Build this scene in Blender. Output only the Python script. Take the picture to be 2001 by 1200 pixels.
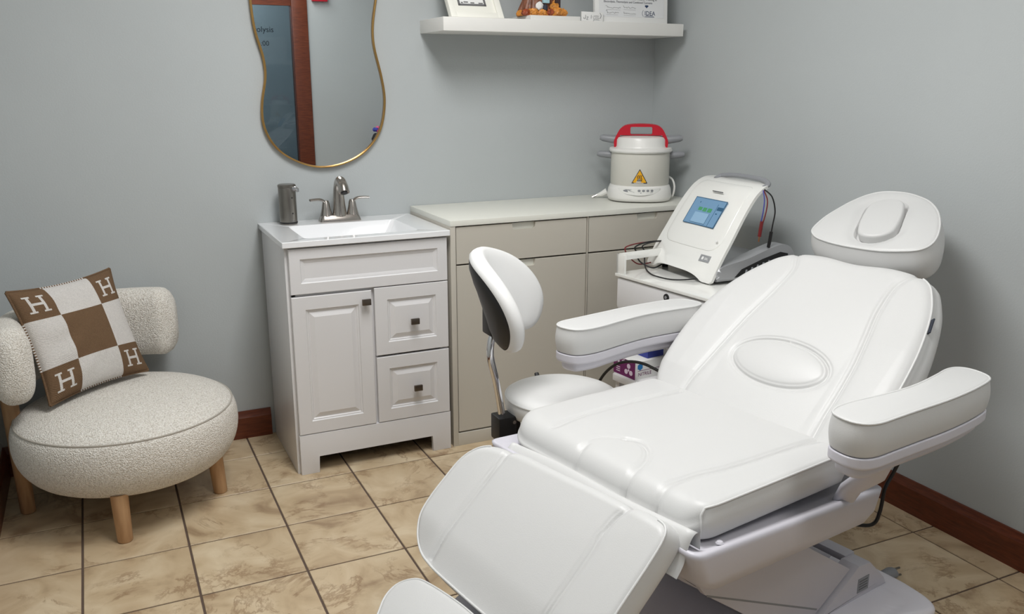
import bpy, bmesh, math, random
import numpy as np
from mathutils import Vector, Matrix
random.seed(7)
PI = math.pi
SC = bpy.context.scene
COL = SC.collection
for _o in list(bpy.data.objects):
    bpy.data.objects.remove(_o)

# ------------------------------------------------------------------ camera
CAM = (-2.389, -3.5078, 1.4230)
YAW, PITCH, FPX = 0.4428, -0.2532, 1714.27
cam = bpy.data.cameras.new('camera')
cam.sensor_fit = 'HORIZONTAL'; cam.sensor_width = 36.0
cam.lens = FPX / 2001.0 * 36.0
cam.clip_start = 0.05
cam_o = bpy.data.objects.new('camera', cam); COL.objects.link(cam_o)
cam_o.location = CAM
cam_o.rotation_euler = (PI / 2 + PITCH, 0, -YAW)
SC.camera = cam_o

# ------------------------------------------------------------------ world, lamps, exposure
w = bpy.data.worlds.new('world'); SC.world = w; w.use_nodes = True
w.node_tree.nodes['Background'].inputs[0].default_value = (0.6, 0.65, 0.7, 1)
w.node_tree.nodes['Background'].inputs[1].default_value = 0.3
SC.view_settings.view_transform = 'Standard'
SC.view_settings.look = 'None'
SC.view_settings.gamma = 1.0
SC.view_settings.use_curve_mapping = False
SC.view_settings.exposure = 0.0

CEIL = 2.62
def area(name, loc, sx, sy, power, col=(1, 0.998, 1.0), rot=(0, 0, 0), spread=PI):
    l = bpy.data.lights.new(name, 'AREA'); l.shape = 'RECTANGLE'; l.size = sx; l.size_y = sy
    l.energy = power; l.color = col; l.spread = spread
    o = bpy.data.objects.new(name, l); COL.objects.link(o); o.location = loc; o.rotation_euler = rot
    return o
LIGHTS = [(-1.58, -1.60, 0.60, 1.20, 36.0), (-1.10, -3.30, 0.60, 1.10, 11.0)]
for i, (lx, ly, sx, sy, p) in enumerate(LIGHTS):
    area('ceiling_lamp', (lx, ly, CEIL - 0.035), sx - .06, sy - .06, p)
area('hallway_fill', (-1.3, -4.7, CEIL - 0.02), 0.5, 0.5, 17.0)  # added fill with no fixture, keeps the hallway behind the glass from going dark

# ------------------------------------------------------------------ helpers
def lin(c):
    return tuple((x / 12.92 if x <= 0.04045 else ((x + 0.055) / 1.055) ** 2.4) for x in c)
def srgb(r, g, b):
    return lin((r / 255.0, g / 255.0, b / 255.0)) + (1.0,)

class NT:
    def __init__(self, m):
        m.use_nodes = True
        self.t = m.node_tree; self.n = self.t.nodes; self.b = self.n['Principled BSDF']
    def new(self, typ, **kw):
        x = self.n.new(typ)
        for k, v in kw.items():
            if k in x.inputs: x.inputs[k].default_value = v
            else: setattr(x, k, v)
        return x
    def link(self, a, ao, b, bi):
        self.t.links.new(a.outputs[ao], b.inputs[bi])
    def ramp(self, stops):
        r = self.n.new('ShaderNodeValToRGB'); e = r.color_ramp.elements
        e[0].position, e[0].color = stops[0]; e[1].position, e[1].color = stops[-1]
        for p, c in stops[1:-1]:
            q = e.new(p); q.color = c
        return r

def mat(name, col, rough=0.5, metal=0.0, bump=0.0, bscale=200.0, var=0.0, vscale=6.0, coat=0.0, spec=0.5, emit=0.0):
    m = bpy.data.materials.new(name); t = NT(m); b = t.b
    b.inputs['Base Color'].default_value = col
    b.inputs['Roughness'].default_value = rough
    b.inputs['Metallic'].default_value = metal
    b.inputs['Coat Weight'].default_value = coat
    b.inputs['Coat Roughness'].default_value = 0.05
    b.inputs['Specular IOR Level'].default_value = spec
    if emit:
        b.inputs['Emission Color'].default_value = col; b.inputs['Emission Strength'].default_value = emit
    tc = t.new('ShaderNodeTexCoord')
    if var > 0:
        nz = t.new('ShaderNodeTexNoise'); nz.inputs['Scale'].default_value = vscale; nz.inputs['Detail'].default_value = 5
        t.link(tc, 'Object', nz, 'Vector')
        r = t.ramp([(0.3, tuple(x * (1 - var) for x in col[:3]) + (1,)), (0.7, tuple(min(1, x * (1 + var)) for x in col[:3]) + (1,))])
        t.link(nz, 'Fac', r, 'Fac'); t.link(r, 'Color', b, 'Base Color')
    if bump > 0:
        nz = t.new('ShaderNodeTexNoise'); nz.inputs['Scale'].default_value = bscale; nz.inputs['Detail'].default_value = 3
        t.link(tc, 'Object', nz, 'Vector')
        bp = t.new('ShaderNodeBump'); bp.inputs['Strength'].default_value = bump; bp.inputs['Distance'].default_value = 0.002
        t.link(nz, 'Fac', bp, 'Height'); t.link(bp, 'Normal', b, 'Normal')
    return m

M = {}
M['wall'] = mat('wall_paint', srgb(181, 186, 187), 0.72, bump=0.25, bscale=160, var=0.02, vscale=2.0)
M['ceiling'] = mat('ceiling_paint', srgb(225, 225, 222), 0.9, bump=0.4, bscale=60)
M['vinyl'] = mat('white_vinyl', srgb(207, 207, 206), 0.42, bump=0.12, bscale=420, var=0.006, vscale=3)
M['vinyl_stool'] = mat('white_stool_vinyl', srgb(224, 224, 223), 0.42, bump=0.1, bscale=420)
M['stitch'] = mat('white_piping', srgb(216, 216, 215), 0.4, bump=0.3, bscale=500)
M['plastic'] = mat('white_plastic', srgb(204, 202, 210), 0.38, bump=0.03, bscale=300)
M['gloss'] = mat('gloss_white', srgb(236, 236, 232), 0.14, coat=0.5)
M['vanity'] = mat('vanity_lacquer', srgb(222, 221, 222), 0.3, bump=0.05, bscale=120)
M['sink'] = mat('cultured_marble', srgb(240, 241, 243), 0.12, coat=0.6)
M['greige'] = mat('greige_lacquer', srgb(196, 191, 180), 0.42, bump=0.04, bscale=200)
M['greige_top'] = mat('greige_worktop', srgb(226, 226, 217), 0.38, bump=0.04, bscale=200)
M['gap'] = mat('shadow_gap', srgb(50, 46, 42), 0.8)
M['nickel'] = mat('brushed_nickel', srgb(178, 172, 166), 0.24, metal=1.0, bump=0.05, bscale=300)
M['steel'] = mat('dark_brushed_steel', srgb(138, 134, 128), 0.32, metal=1.0, bump=0.05, bscale=260)
M['knob'] = mat('pewter_knob', srgb(120, 112, 104), 0.35, metal=1.0)
M['chrome'] = mat('chrome', srgb(215, 215, 218), 0.08, metal=1.0)
M['gold'] = mat('brass_frame', srgb(190, 150, 92), 0.28, metal=1.0)
M['mirror'] = mat('mirror_glass', srgb(236, 240, 242), 0.0, metal=1.0)
M['black'] = mat('black_plastic', srgb(22, 22, 24), 0.45, bump=0.05, bscale=300)
M['rubber'] = mat('black_rubber', srgb(18, 17, 18), 0.55)
M['shelf'] = mat('white_shelf', srgb(228, 227, 223), 0.45)
M['frame'] = mat('cream_frame', srgb(236, 235, 226), 0.4)
M['paper'] = mat('paper', srgb(232, 232, 230), 0.6)
M['ink'] = mat('ink', srgb(45, 50, 62), 0.7)
M['navy'] = mat('navy_ink', srgb(40, 58, 92), 0.6)
M['greyink'] = mat('grey_ink', srgb(105, 105, 106), 0.7)
M['pot'] = mat('autoclave_enamel', srgb(214, 212, 203), 0.35)
M['potw'] = mat('autoclave_white', srgb(232, 231, 227), 0.3)
M['red'] = mat('red_plastic', srgb(190, 24, 44), 0.3)
M['grey'] = mat('grey_plastic', srgb(140, 142, 146), 0.4)
M['silver'] = mat('silver_paint', srgb(176, 177, 180), 0.28, metal=0.45)
M['yellow'] = mat('warning_yellow', srgb(240, 176, 24), 0.5)
M['purple'] = mat('purple_card', srgb(106, 26, 90), 0.5)
M['lilac'] = mat('lilac_print', srgb(222, 206, 222), 0.5)
M['bluecard'] = mat('blue_card', srgb(52, 64, 150), 0.5)
M['cyan'] = mat('blue_badge', srgb(24, 120, 190), 0.4)
M['redwire'] = mat('red_wire', srgb(110, 26, 28), 0.45)
M['bluewire'] = mat('blue_wire', srgb(60, 66, 150), 0.45)
M['copper'] = mat('copper_tip', srgb(200, 140, 100), 0.3, metal=1.0)
M['glassdark'] = None

# wood
def wood(name, c1, c2, rough, scale, stretch):
    m = bpy.data.materials.new(name); t = NT(m)
    tc = t.new('ShaderNodeTexCoord'); mp = t.new('ShaderNodeMapping'); mp.inputs['Scale'].default_value = stretch
    nz = t.new('ShaderNodeTexNoise'); nz.inputs['Scale'].default_value = scale; nz.inputs['Detail'].default_value = 6
    t.link(tc, 'Object', mp, 'Vector'); t.link(mp, 'Vector', nz, 'Vector')
    r = t.ramp([(0.3, c1), (0.7, c2)]); t.link(nz, 'Fac', r, 'Fac'); t.link(r, 'Color', t.b, 'Base Color')
    t.b.inputs['Roughness'].default_value = rough
    bp = t.new('ShaderNodeBump'); bp.inputs['Strength'].default_value = 0.1; bp.inputs['Distance'].default_value = 0.002
    t.link(nz, 'Fac', bp, 'Height'); t.link(bp, 'Normal', t.b, 'Normal')
    return m
M['mahog'] = wood('mahogany_stain', srgb(84, 38, 20), srgb(112, 54, 30), 0.38, 5, (4, 4, 30))
M['oak'] = wood('light_oak', srgb(176, 136, 98), srgb(200, 162, 122), 0.5, 6, (9, 9, 1.2))

# tile
def tile_mat():
    m = bpy.data.materials.new('beige_stone_tile'); t = NT(m); b = t.b
    tc = t.new('ShaderNodeTexCoord'); oi = t.new('ShaderNodeObjectInfo')
    mul = t.new('ShaderNodeMath', operation='MULTIPLY'); mul.inputs[1].default_value = 37.0
    t.link(oi, 'Random', mul, 0)
    add = t.new('ShaderNodeVectorMath', operation='ADD')
    t.link(tc, 'Object', add, 0); t.link(mul, 0, add, 1)
    # broad clouds, warped
    n0 = t.new('ShaderNodeTexNoise'); n0.inputs['Scale'].default_value = 5.5; n0.inputs['Detail'].default_value = 7; n0.inputs['Distortion'].default_value = 1.2
    t.link(add, 'Vector', n0, 'Vector')
    r0 = t.ramp([(0.28, srgb(158, 134, 106)), (0.45, srgb(192, 170, 138)), (0.58, srgb(203, 183, 152)), (0.75, srgb(216, 199, 170))])
    t.link(n0, 'Fac', r0, 'Fac')
    # veins: thin band of a distorted noise
    n1 = t.new('ShaderNodeTexNoise'); n1.inputs['Scale'].default_value = 4.2; n1.inputs['Detail'].default_value = 9; n1.inputs['Roughness'].default_value = 0.68; n1.inputs['Distortion'].default_value = 0.6
    t.link(add, 'Vector', n1, 'Vector')
    r1 = t.ramp([(0.462, (0, 0, 0, 1)), (0.497, (0.8, 0.8, 0.8, 1)), (0.53, (0, 0, 0, 1))])
    t.link(n1, 'Fac', r1, 'Fac')
    n3 = t.new('ShaderNodeTexNoise'); n3.inputs['Scale'].default_value = 7.0; n3.inputs['Detail'].default_value = 2
    t.link(add, 'Vector', n3, 'Vector')
    r3 = t.ramp([(0.42, (0, 0, 0, 1)), (0.6, (1, 1, 1, 1))]); t.link(n3, 'Fac', r3, 'Fac')
    mm = t.new('ShaderNodeMath', operation='MULTIPLY'); t.link(r1, 'Color', mm, 0); t.link(r3, 'Color', mm, 1)
    mm2 = t.new('ShaderNodeMath', operation='MULTIPLY'); mm2.inputs[1].default_value = 0.75; t.link(mm, 0, mm2, 0)
    mx = t.new('ShaderNodeMixRGB'); mx.inputs['Color2'].default_value = srgb(128, 96, 66)
    t.link(mm2, 0, mx, 'Fac'); t.link(r0, 'Color', mx, 'Color1'); t.link(mx, 'Color', b, 'Base Color')
    b.inputs['Roughness'].default_value = 0.34
    b.inputs['Specular IOR Level'].default_value = 0.35
    bp = t.new('ShaderNodeBump'); bp.inputs['Strength'].default_value = 0.25; bp.inputs['Distance'].default_value = 0.003
    t.link(n0, 'Fac', bp, 'Height'); t.link(bp, 'Normal', b, 'Normal')
    return m
M['tile'] = tile_mat()
M['grout'] = mat('dark_grout', srgb(92, 76, 66), 0.9, bump=0.4, bscale=300)

def boucle_mat():
    m = bpy.data.materials.new('cream_boucle'); t = NT(m); b = t.b
    tc = t.new('ShaderNodeTexCoord')
    v = t.new('ShaderNodeTexVoronoi'); v.inputs['Scale'].default_value = 260
    nz = t.new('ShaderNodeTexNoise'); nz.inputs['Scale'].default_value = 210; nz.inputs['Detail'].default_value = 3
    t.link(tc, 'Object', v, 'Vector'); t.link(tc, 'Object', nz, 'Vector')
    r = t.ramp([(0.28, srgb(196, 188, 177)), (0.5, srgb(230, 225, 216)), (0.72, srgb(246, 243, 237))])
    t.link(nz, 'Fac', r, 'Fac'); t.link(r, 'Color', b, 'Base Color')
    ad = t.new('ShaderNodeMath', operation='SUBTRACT'); t.link(nz, 'Fac', ad, 0); t.link(v, 'Distance', ad, 1)
    bp = t.new('ShaderNodeBump'); bp.inputs['Strength'].default_value = 0.75; bp.inputs['Distance'].default_value = 0.004
    t.link(ad, 0, bp, 'Height'); t.link(bp, 'Normal', b, 'Normal')
    b.inputs['Roughness'].default_value = 0.95; b.inputs['Specular IOR Level'].default_value = 0.1
    b.inputs['Sheen Weight'].default_value = 0.15
    return m
M['boucle'] = boucle_mat()

def knit_mat(name, col):
    m = bpy.data.materials.new(name); t = NT(m); b = t.b
    tc = t.new('ShaderNodeTexCoord')
    wv = t.new('ShaderNodeTexWave'); wv.inputs['Scale'].default_value = 120; wv.inputs['Distortion'].default_value = 2; wv.bands_direction = 'DIAGONAL'
    nz = t.new('ShaderNodeTexNoise'); nz.inputs['Scale'].default_value = 300
    t.link(tc, 'Object', wv, 'Vector'); t.link(tc, 'Object', nz, 'Vector')
    r = t.ramp([(0.3, tuple(x * 0.82 for x in col[:3]) + (1,)), (0.7, col)])
    t.link(nz, 'Fac', r, 'Fac'); t.link(r, 'Color', b, 'Base Color')
    bp = t.new('ShaderNodeBump'); bp.inputs['Strength'].default_value = 0.35; bp.inputs['Distance'].default_value = 0.002
    t.link(wv, 'Fac', bp, 'Height'); t.link(bp, 'Normal', b, 'Normal')
    b.inputs['Roughness'].default_value = 0.9; b.inputs['Specular IOR Level'].default_value = 0.15
    return m
M['kbrown'] = knit_mat('brown_wool', srgb(116, 92, 70))
M['kcream'] = knit_mat('cream_wool', srgb(218, 214, 210))

def glass_mat():
    m = bpy.data.materials.new('tinted_glass'); t = NT(m)
    tr = t.new('ShaderNodeBsdfTransparent'); tr.inputs['Color'].default_value = (0.62, 0.70, 0.74, 1)
    gl = t.new('ShaderNodeBsdfGlossy'); gl.inputs['Roughness'].default_value = 0.02
    fr = t.new('ShaderNodeFresnel'); mx = t.new('ShaderNodeMixShader')
    t.link(fr, 0, mx, 0); t.link(tr, 0, mx, 1); t.link(gl, 0, mx, 2)
    out = [n for n in t.n if n.type == 'OUTPUT_MATERIAL'][0]
    t.link(mx, 0, out, 'Surface')
    return m
M['glass'] = glass_mat()

def screen_mat(name, col, e):
    m = mat(name, col, 0.2); b = m.node_tree.nodes['Principled BSDF']
    b.inputs['Emission Color'].default_value = col; b.inputs['Emission Strength'].default_value = e
    return m
M['screen'] = screen_mat('screen_blue', srgb(106, 140, 170), 0.25)
M['screen_dk'] = screen_mat('screen_dark', srgb(48, 84, 112), 0.25)
M['screen_gn'] = screen_mat('screen_green', srgb(70, 140, 96), 0.25)
M['screen_lt'] = screen_mat('screen_light', srgb(132, 164, 190), 0.25)
M['lampface'] = screen_mat('lamp_diffuser', srgb(255, 252, 245), 3.0)

# ---- objects
def link(name, me, m, parent=None, mx=None):
    o = bpy.data.objects.new(name, me); COL.objects.link(o)
    if m is not None:
        for k in (m if isinstance(m, (list, tuple)) else [m]): me.materials.append(k)
    if parent is not None: o.parent = parent
    if mx is not None: o.matrix_basis = mx
    if parent is not None and parent.parent is not None:      # sub-part: mx is given in the thing's frame
        o.matrix_basis = parent.matrix_basis.inverted() @ (mx if mx is not None else Matrix.Identity(4))
    return o
def obj(name, bm, m, parent=None, sharp=32, mx=None, kind=None):
    bmesh.ops.recalc_face_normals(bm, faces=bm.faces)
    for f in bm.faces: f.smooth = True
    lim = math.radians(sharp)
    for e in bm.edges:
        if len(e.link_faces) == 2:
            if e.calc_face_angle(0) > lim: e.smooth = False
        else: e.smooth = False
    me = bpy.data.meshes.new(name); bm.to_mesh(me); bm.free()
    o = link(name, me, m, parent, mx)
    if kind: o['kind'] = kind
    return o
def thing(name, label, cat, loc=(0, 0, 0), rz=0.0, group=None):
    o = bpy.data.objects.new(name, None); COL.objects.link(o); o.empty_display_size = 0.05
    o.location = loc; o.rotation_euler = (0, 0, rz)
    o['label'] = label; o['category'] = cat
    if group: o['group'] = group
    return o
def tag(o, label, cat, group=None):
    o['label'] = label; o['category'] = cat
    if group: o['group'] = group
    return o
def struct(o, label=None):
    o['kind'] = 'structure'
    if label: o['label'] = label
    return o

def box(bm, x0, x1, y0, y1, z0, z1, bev=0.0, seg=2):
    vs = [bm.verts.new(p) for p in ((x0, y0, z0), (x1, y0, z0), (x1, y1, z0), (x0, y1, z0), (x0, y0, z1), (x1, y0, z1), (x1, y1, z1), (x0, y1, z1))]
    fs = [bm.faces.new([vs[i] for i in q]) for q in ((0, 3, 2, 1), (4, 5, 6, 7), (0, 1, 5, 4), (1, 2, 6, 5), (2, 3, 7, 6), (3, 0, 4, 7))]
    if bev > 0:
        es = set(e for f in fs for e in f.edges)
        bmesh.ops.bevel(bm, geom=list(es), offset=bev, segments=seg, profile=0.6, affect='EDGES')
    return bm
def mkbox(*a, **k):
    return box(bmesh.new(), *a, **k)
def prism(bm, poly, axis, a, b, bev=0.0, seg=2):
    """extrude a 2D polygon along axis ('x': (y,z), 'y': (x,z), 'z': (x,y)) from a to b"""
    def P(p, t):
        return {'x': (t, p[0], p[1]), 'y': (p[0], t, p[1]), 'z': (p[0], p[1], t)}[axis]
    lo = [bm.verts.new(P(p, a)) for p in poly]; hi = [bm.verts.new(P(p, b)) for p in poly]
    n = len(poly)
    fs = [bm.faces.new(lo), bm.faces.new(list(reversed(hi)))]
    for i in range(n):
        fs.append(bm.faces.new((lo[i], hi[i], hi[(i + 1) % n], lo[(i + 1) % n])))
    if bev > 0:
        es = set(fs[0].edges) | set(fs[1].edges)
        bmesh.ops.bevel(bm, geom=list(es), offset=bev, segments=seg, profile=0.6, affect='EDGES')
    return bm
def mkprism(*a, **k):
    return prism(bmesh.new(), *a, **k)
def rrect(x0, x1, y0, y1, r, n=5):
    pts = []
    rs = r if isinstance(r, (list, tuple)) else [r] * 4
    for (cx, cy, a0), rr in zip(((x1, y0, -90), (x1, y1, 0), (x0, y1, 90), (x0, y0, 180)), rs):
        sx = -1 if cx == x1 else 1; sy = -1 if cy == y1 else 1
        for i in range(n + 1):
            a = math.radians(a0 + 90.0 * i / n)
            pts.append((cx + sx * rr + rr * math.cos(a), cy + sy * rr + rr * math.sin(a)))
    return pts
def catmull(pts, per=8, closed=False):
    P = [np.array(p, float) for p in pts]; n = len(P); out = []
    rng = n if closed else n - 1
    for i in range(rng):
        if closed: a, b, c, d = P[(i - 1) % n], P[i], P[(i + 1) % n], P[(i + 2) % n]
        else: a, b, c, d = P[max(i - 1, 0)], P[i], P[i + 1], P[min(i + 2, n - 1)]
        for k in range(per):
            t = k / per
            out.append(0.5 * ((2 * b) + (-a + c) * t + (2 * a - 5 * b + 4 * c - d) * t * t + (-a + 3 * b - 3 * c + d) * t ** 3))
    if not closed: out.append(P[-1])
    return out
def resample(pts, n, closed=True):
    P = np.array(pts, float)
    Q = np.vstack([P, P[:1]]) if closed else P
    d = np.concatenate([[0], np.cumsum(np.linalg.norm(np.diff(Q, axis=0), axis=1))])
    t = np.linspace(0, d[-1], n + 1)[:-1] if closed else np.linspace(0, d[-1], n)
    return np.stack([np.interp(t, d, Q[:, k]) for k in range(P.shape[1])], 1)
def smooth_loop(P, it):
    P = np.array(P, float)
    for _ in range(it): P = (np.roll(P, 1, 0) + 2 * P + np.roll(P, -1, 0)) / 4
    return P
def tube(bm, path, r, n=10, closed=False, flat=1.0, cap=True):
    """sweep a circle (radius r, or a list of radii; flat squashes its second axis)"""
    P = [Vector([float(c) for c in p]) for p in path]; m = len(P)
    R = [float(q) for q in r] if isinstance(r, (list, tuple, np.ndarray)) else [r] * m
    T = []
    for i in range(m):
        a = P[(i - 1) % m] if (closed or i > 0) else P[0]
        b = P[(i + 1) % m] if (closed or i < m - 1) else P[-1]
        d = b - a
        T.append(d.normalized() if d.length > 1e-9 else Vector((0, 0, 1)))
    up = Vector((0, 0, 1)) if abs(T[0].z) < 0.9 else Vector((1, 0, 0))
    N = (up - T[0] * up.dot(T[0])).normalized()
    rings = []
    for i in range(m):
        N = (N - T[i] * N.dot(T[i]))
        N = N.normalized() if N.length > 1e-6 else T[i].orthogonal().normalized()
        B = T[i].cross(N)
        rings.append([bm.verts.new(P[i] + R[i] * (math.cos(2 * PI * k / n) * B + flat * math.sin(2 * PI * k / n) * N)) for k in range(n)])
    for i in range(m if closed else m - 1):
        a, b = rings[i], rings[(i + 1) % m]
        off = 0
        for k in range(n):
            bm.faces.new((a[k], a[(k + 1) % n], b[(k + 1) % n], b[k]))
    if cap and not closed:
        bm.faces.new(list(reversed(rings[0]))); bm.faces.new(rings[-1])
    return bm
def mktube(*a, **k):
    return tube(bmesh.new(), *a, **k)
def lathe(bm, prof, n=48, c=(0, 0, 0), sx=1.0, sy=1.0):
    rings = []
    for r, z in prof:
        if r < 1e-6: rings.append([bm.verts.new((c[0], c[1], c[2] + z))])
        else: rings.append([bm.verts.new((c[0] + sx * r * math.cos(2 * PI * k / n), c[1] + sy * r * math.sin(2 * PI * k / n), c[2] + z)) for k in range(n)])
    for a, b in zip(rings[:-1], rings[1:]):
        if len(a) == 1 and len(b) == 1: continue
        for k in range(n):
            if len(a) == 1: bm.faces.new((a[0], b[k], b[(k + 1) % n]))
            elif len(b) == 1: bm.faces.new((a[k], a[(k + 1) % n], b[0]))
            else: bm.faces.new((a[k], a[(k + 1) % n], b[(k + 1) % n], b[k]))
    return bm
def mklathe(*a, **k):
    return lathe(bmesh.new(), *a, **k)
def arc(cx, cz, r, a0, a1, n=6):
    return [(cx + r * math.cos(math.radians(a0 + (a1 - a0) * i / n)), cz + r * math.sin(math.radians(a0 + (a1 - a0) * i / n))) for i in range(n + 1)]
def rows_mesh(name, rows, m, parent=None, mx=None, close=True, cap0=True, cap1=True):
    """rows: list of (N,3) arrays -> skin"""
    N = len(rows[0]); V = [tuple(p) for r in rows for p in r]; F = []
    for i in range(len(rows) - 1):
        for k in range(N if close else N - 1):
            k2 = (k + 1) % N
            F.append((i * N + k, i * N + k2, (i + 1) * N + k2, (i + 1) * N + k))
    if cap0:
        V.append(tuple(np.mean(rows[0], 0))); c = len(V) - 1
        for k in range(N): F.append((c, (k + 1) % N, k))
    if cap1:
        V.append(tuple(np.mean(rows[-1], 0))); c = len(V) - 1; b = (len(rows) - 1) * N
        for k in range(N): F.append((c, b + k, b + (k + 1) % N))
    me = bpy.data.meshes.new(name); me.from_pydata(V, [], F); me.update()
    me.polygons.foreach_set('use_smooth', [True] * len(me.polygons))
    return link(name, me, m, parent, mx)
def textmesh(name, s, size, m, parent, mx, ext=0.0006, align='LEFT', shear=0.0):
    cu = bpy.data.curves.new('text', 'FONT'); cu.body = s; cu.size = size; cu.extrude = ext; cu.align_x = align; cu.shear = shear
    cu.resolution_u = 3
    o = bpy.data.objects.new('text', cu); COL.objects.link(o)
    dg = bpy.context.evaluated_depsgraph_get()
    me = bpy.data.meshes.new_from_object(o.evaluated_get(dg)); me.name = name; me.materials.clear()
    bpy.data.objects.remove(o)
    return link(name, me, m, parent, mx)

def seg_dist(px, py, poly):
    d = np.full(px.shape, 9.0)
    for (x0, y0), (x1, y1) in zip(poly[:-1], poly[1:]):
        dx, dy = x1 - x0, y1 - y0; L2 = dx * dx + dy * dy + 1e-12
        t = np.clip(((px - x0) * dx + (py - y0) * dy) / L2, 0, 1)
        d = np.minimum(d, np.hypot(px - x0 - t * dx, py - y0 - t * dy))
    return d
def groove(depth, *polys):
    def f(x, y):
        h = np.zeros(x.shape)
        for p in polys:
            d = seg_dist(x, y, p)
            h -= depth * (np.exp(-(d / 0.0042) ** 2) + 0.30 * np.exp(-(d / 0.015) ** 2) + 0.35 * np.exp(-((d - 0.0095) / 0.0028) ** 2))
        return h
    return f

def pad_rows(out, t, rt, rb, crown, rings, hf, bulge=0.0, nq=7):
    P = np.array(out, float); N = len(P)
    T = np.roll(P, -1, 0) - np.roll(P, 1, 0); T /= np.linalg.norm(T, axis=1)[:, None]
    nrm = np.stack([T[:, 1], -T[:, 0]], 1)
    rt = np.broadcast_to(np.array(rt, float), (N,)) if not callable(rt) else rt(nrm)
    rows = []
    def put(xy, z): rows.append(np.column_stack([xy, np.broadcast_to(z, (N,))]))
    for i in range(4):
        a = PI / 2 * i / 3
        put(P - nrm * (rb * (1 - math.sin(a))), -t + rb * (1 - math.cos(a)))
    for k in range(1, 6):
        f = k / 6.0; put(P + nrm * (bulge * math.sin(PI * f)), (-t + rb) * (1 - f) + (-rt) * f)
    start = len(rows) - 5
    for i in range(nq + 1):
        a = PI / 2 * i / nq
        put(P - nrm * (rt * (1 - math.cos(a)))[:, None], -rt + rt * np.sin(a))
    Q = P - nrm * rt[:, None]; c = Q.mean(0)
    for i_ in range(start + 5, len(rows)):       # iron out tight corners of the rounded edge
        f_ = int(round(3 + 9 * (i_ - start - 5) / nq)) if len(P) > 400 else 0
        if f_: rows[i_][:, :2] = smooth_loop(rows[i_][:, :2], f_)
    if len(P) > 400: Q = smooth_loop(Q, 14)
    Q0 = Q
    for k in range(1, rings):
        s = 1 - k / rings
        if len(P) > 400 and k < 12: Q = smooth_loop(Q, 4)
        put(c + (Q - c) * s, crown * (1 - s * s))
    R = np.array(rows)
    if hf is not None:
        dn = np.roll(R, -1, 1) - np.roll(R, 1, 1)
        dr = np.empty_like(R); dr[1:-1] = R[2:] - R[:-2]; dr[0] = R[1] - R[0]; dr[-1] = R[-1] - R[-2]
        nn = np.cross(dn, dr); nn /= (np.linalg.norm(nn, axis=2)[:, :, None] + 1e-12)
        h = hf(R[:, :, 0], R[:, :, 1]); h[:start] = 0
        R = R + nn * h[:, :, None]
    return [R[i] for i in range(len(R))], P, nrm, rt
def plane_mx(a_deg, x, z, yaw=0.0, y=0.0):
    a = math.radians(a_deg)
    u = Vector((math.cos(a), 0, math.sin(a))); v = Vector((0, 1, 0)); n = u.cross(v)
    m = Matrix(((u.x, v.x, n.x, x), (u.y, v.y, n.y, y), (u.z, v.z, n.z, z), (0, 0, 0, 1)))
    return m @ Matrix.Rotation(yaw, 4, 'Z')
PADROWS = {}
def pad_welt(o, sel, mx, j=3, r=.0030, out=.0012, closed=False, name='piping', extra=()):
    R = PADROWS[o.name][9 + j]; T = np.roll(R, -1, 0) - np.roll(R, 1, 0); D = PADROWS[o.name][9 + j] - PADROWS[o.name][5]
    n = np.column_stack([T[:, 1], -T[:, 0], np.zeros(len(T))]); n /= np.linalg.norm(n, axis=1)[:, None]
    n = n + np.array([0, 0, 1.0]); n /= np.linalg.norm(n, axis=1)[:, None]
    pts = list(extra) + [R[i] + n[i] * out for i in sel]
    return obj(name, mktube(pts, r, 6, closed=closed), M['stitch'], o, mx=mx, sharp=70)
def pad(name, out, t, rt, rb, m, parent, mx, crown=0.0, rings=40, hf=None, bulge=0.0):
    rows, P, nrm, r = pad_rows(out, t, rt, rb, crown, rings, hf, bulge)
    o = rows_mesh(name, rows, m, parent, mx)
    PADROWS[o.name] = np.array(rows)
    return o, P, nrm, r

# ================================================================== SETTING
XL, YR = -2.80, -3.95
def wallbox(name, x0, x1, y0, y1, z0, z1, m, label=None):
    return struct(obj(name, mkbox(x0, x1, y0, y1, z0, z1), m), label)
wallbox('wall_back', XL - .1, 0.1, 0, 0.1, -0.02, CEIL, M['wall'], 'grey painted wall behind the vanity and cabinets')
wallbox('wall_right', 0, 0.1, YR - .1, 0, -0.02, CEIL, M['wall'], 'grey painted wall on the right beside the treatment chair')
wallbox('wall_left', XL - .1, XL, YR - .1, 0, -0.02, CEIL, M['wall'], 'grey painted wall at the left of the lounge chair')
DX0, DX1, DZ = -1.72, -0.73, 2.15
bm = bmesh.new()
box(bm, XL - .1, DX0, YR - .1, YR, -0.02, CEIL); box(bm, DX1, 0.1, YR - .1, YR, -0.02, CEIL); box(bm, DX0, DX1, YR - .1, YR, DZ, CEIL)
struct(obj('wall_rear', bm, M['wall']), 'grey rear wall with the door, seen in the mirror')
wallbox('wall_hall', -2.4, 0.1, -5.3, -5.2, -0.02, CEIL, M['wall'], 'grey hallway wall seen through the glass door')
wallbox('ceiling', XL - .1, 0.1, -5.3, 0.1, CEIL, CEIL + .08, M['ceiling'], 'white ceiling')
floor = struct(obj('floor', mkbox(XL - .1, 0.1, -5.3, 0.1, -0.06, -0.003), M['grout']), 'beige stone-look tile floor with dark grout')

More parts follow.
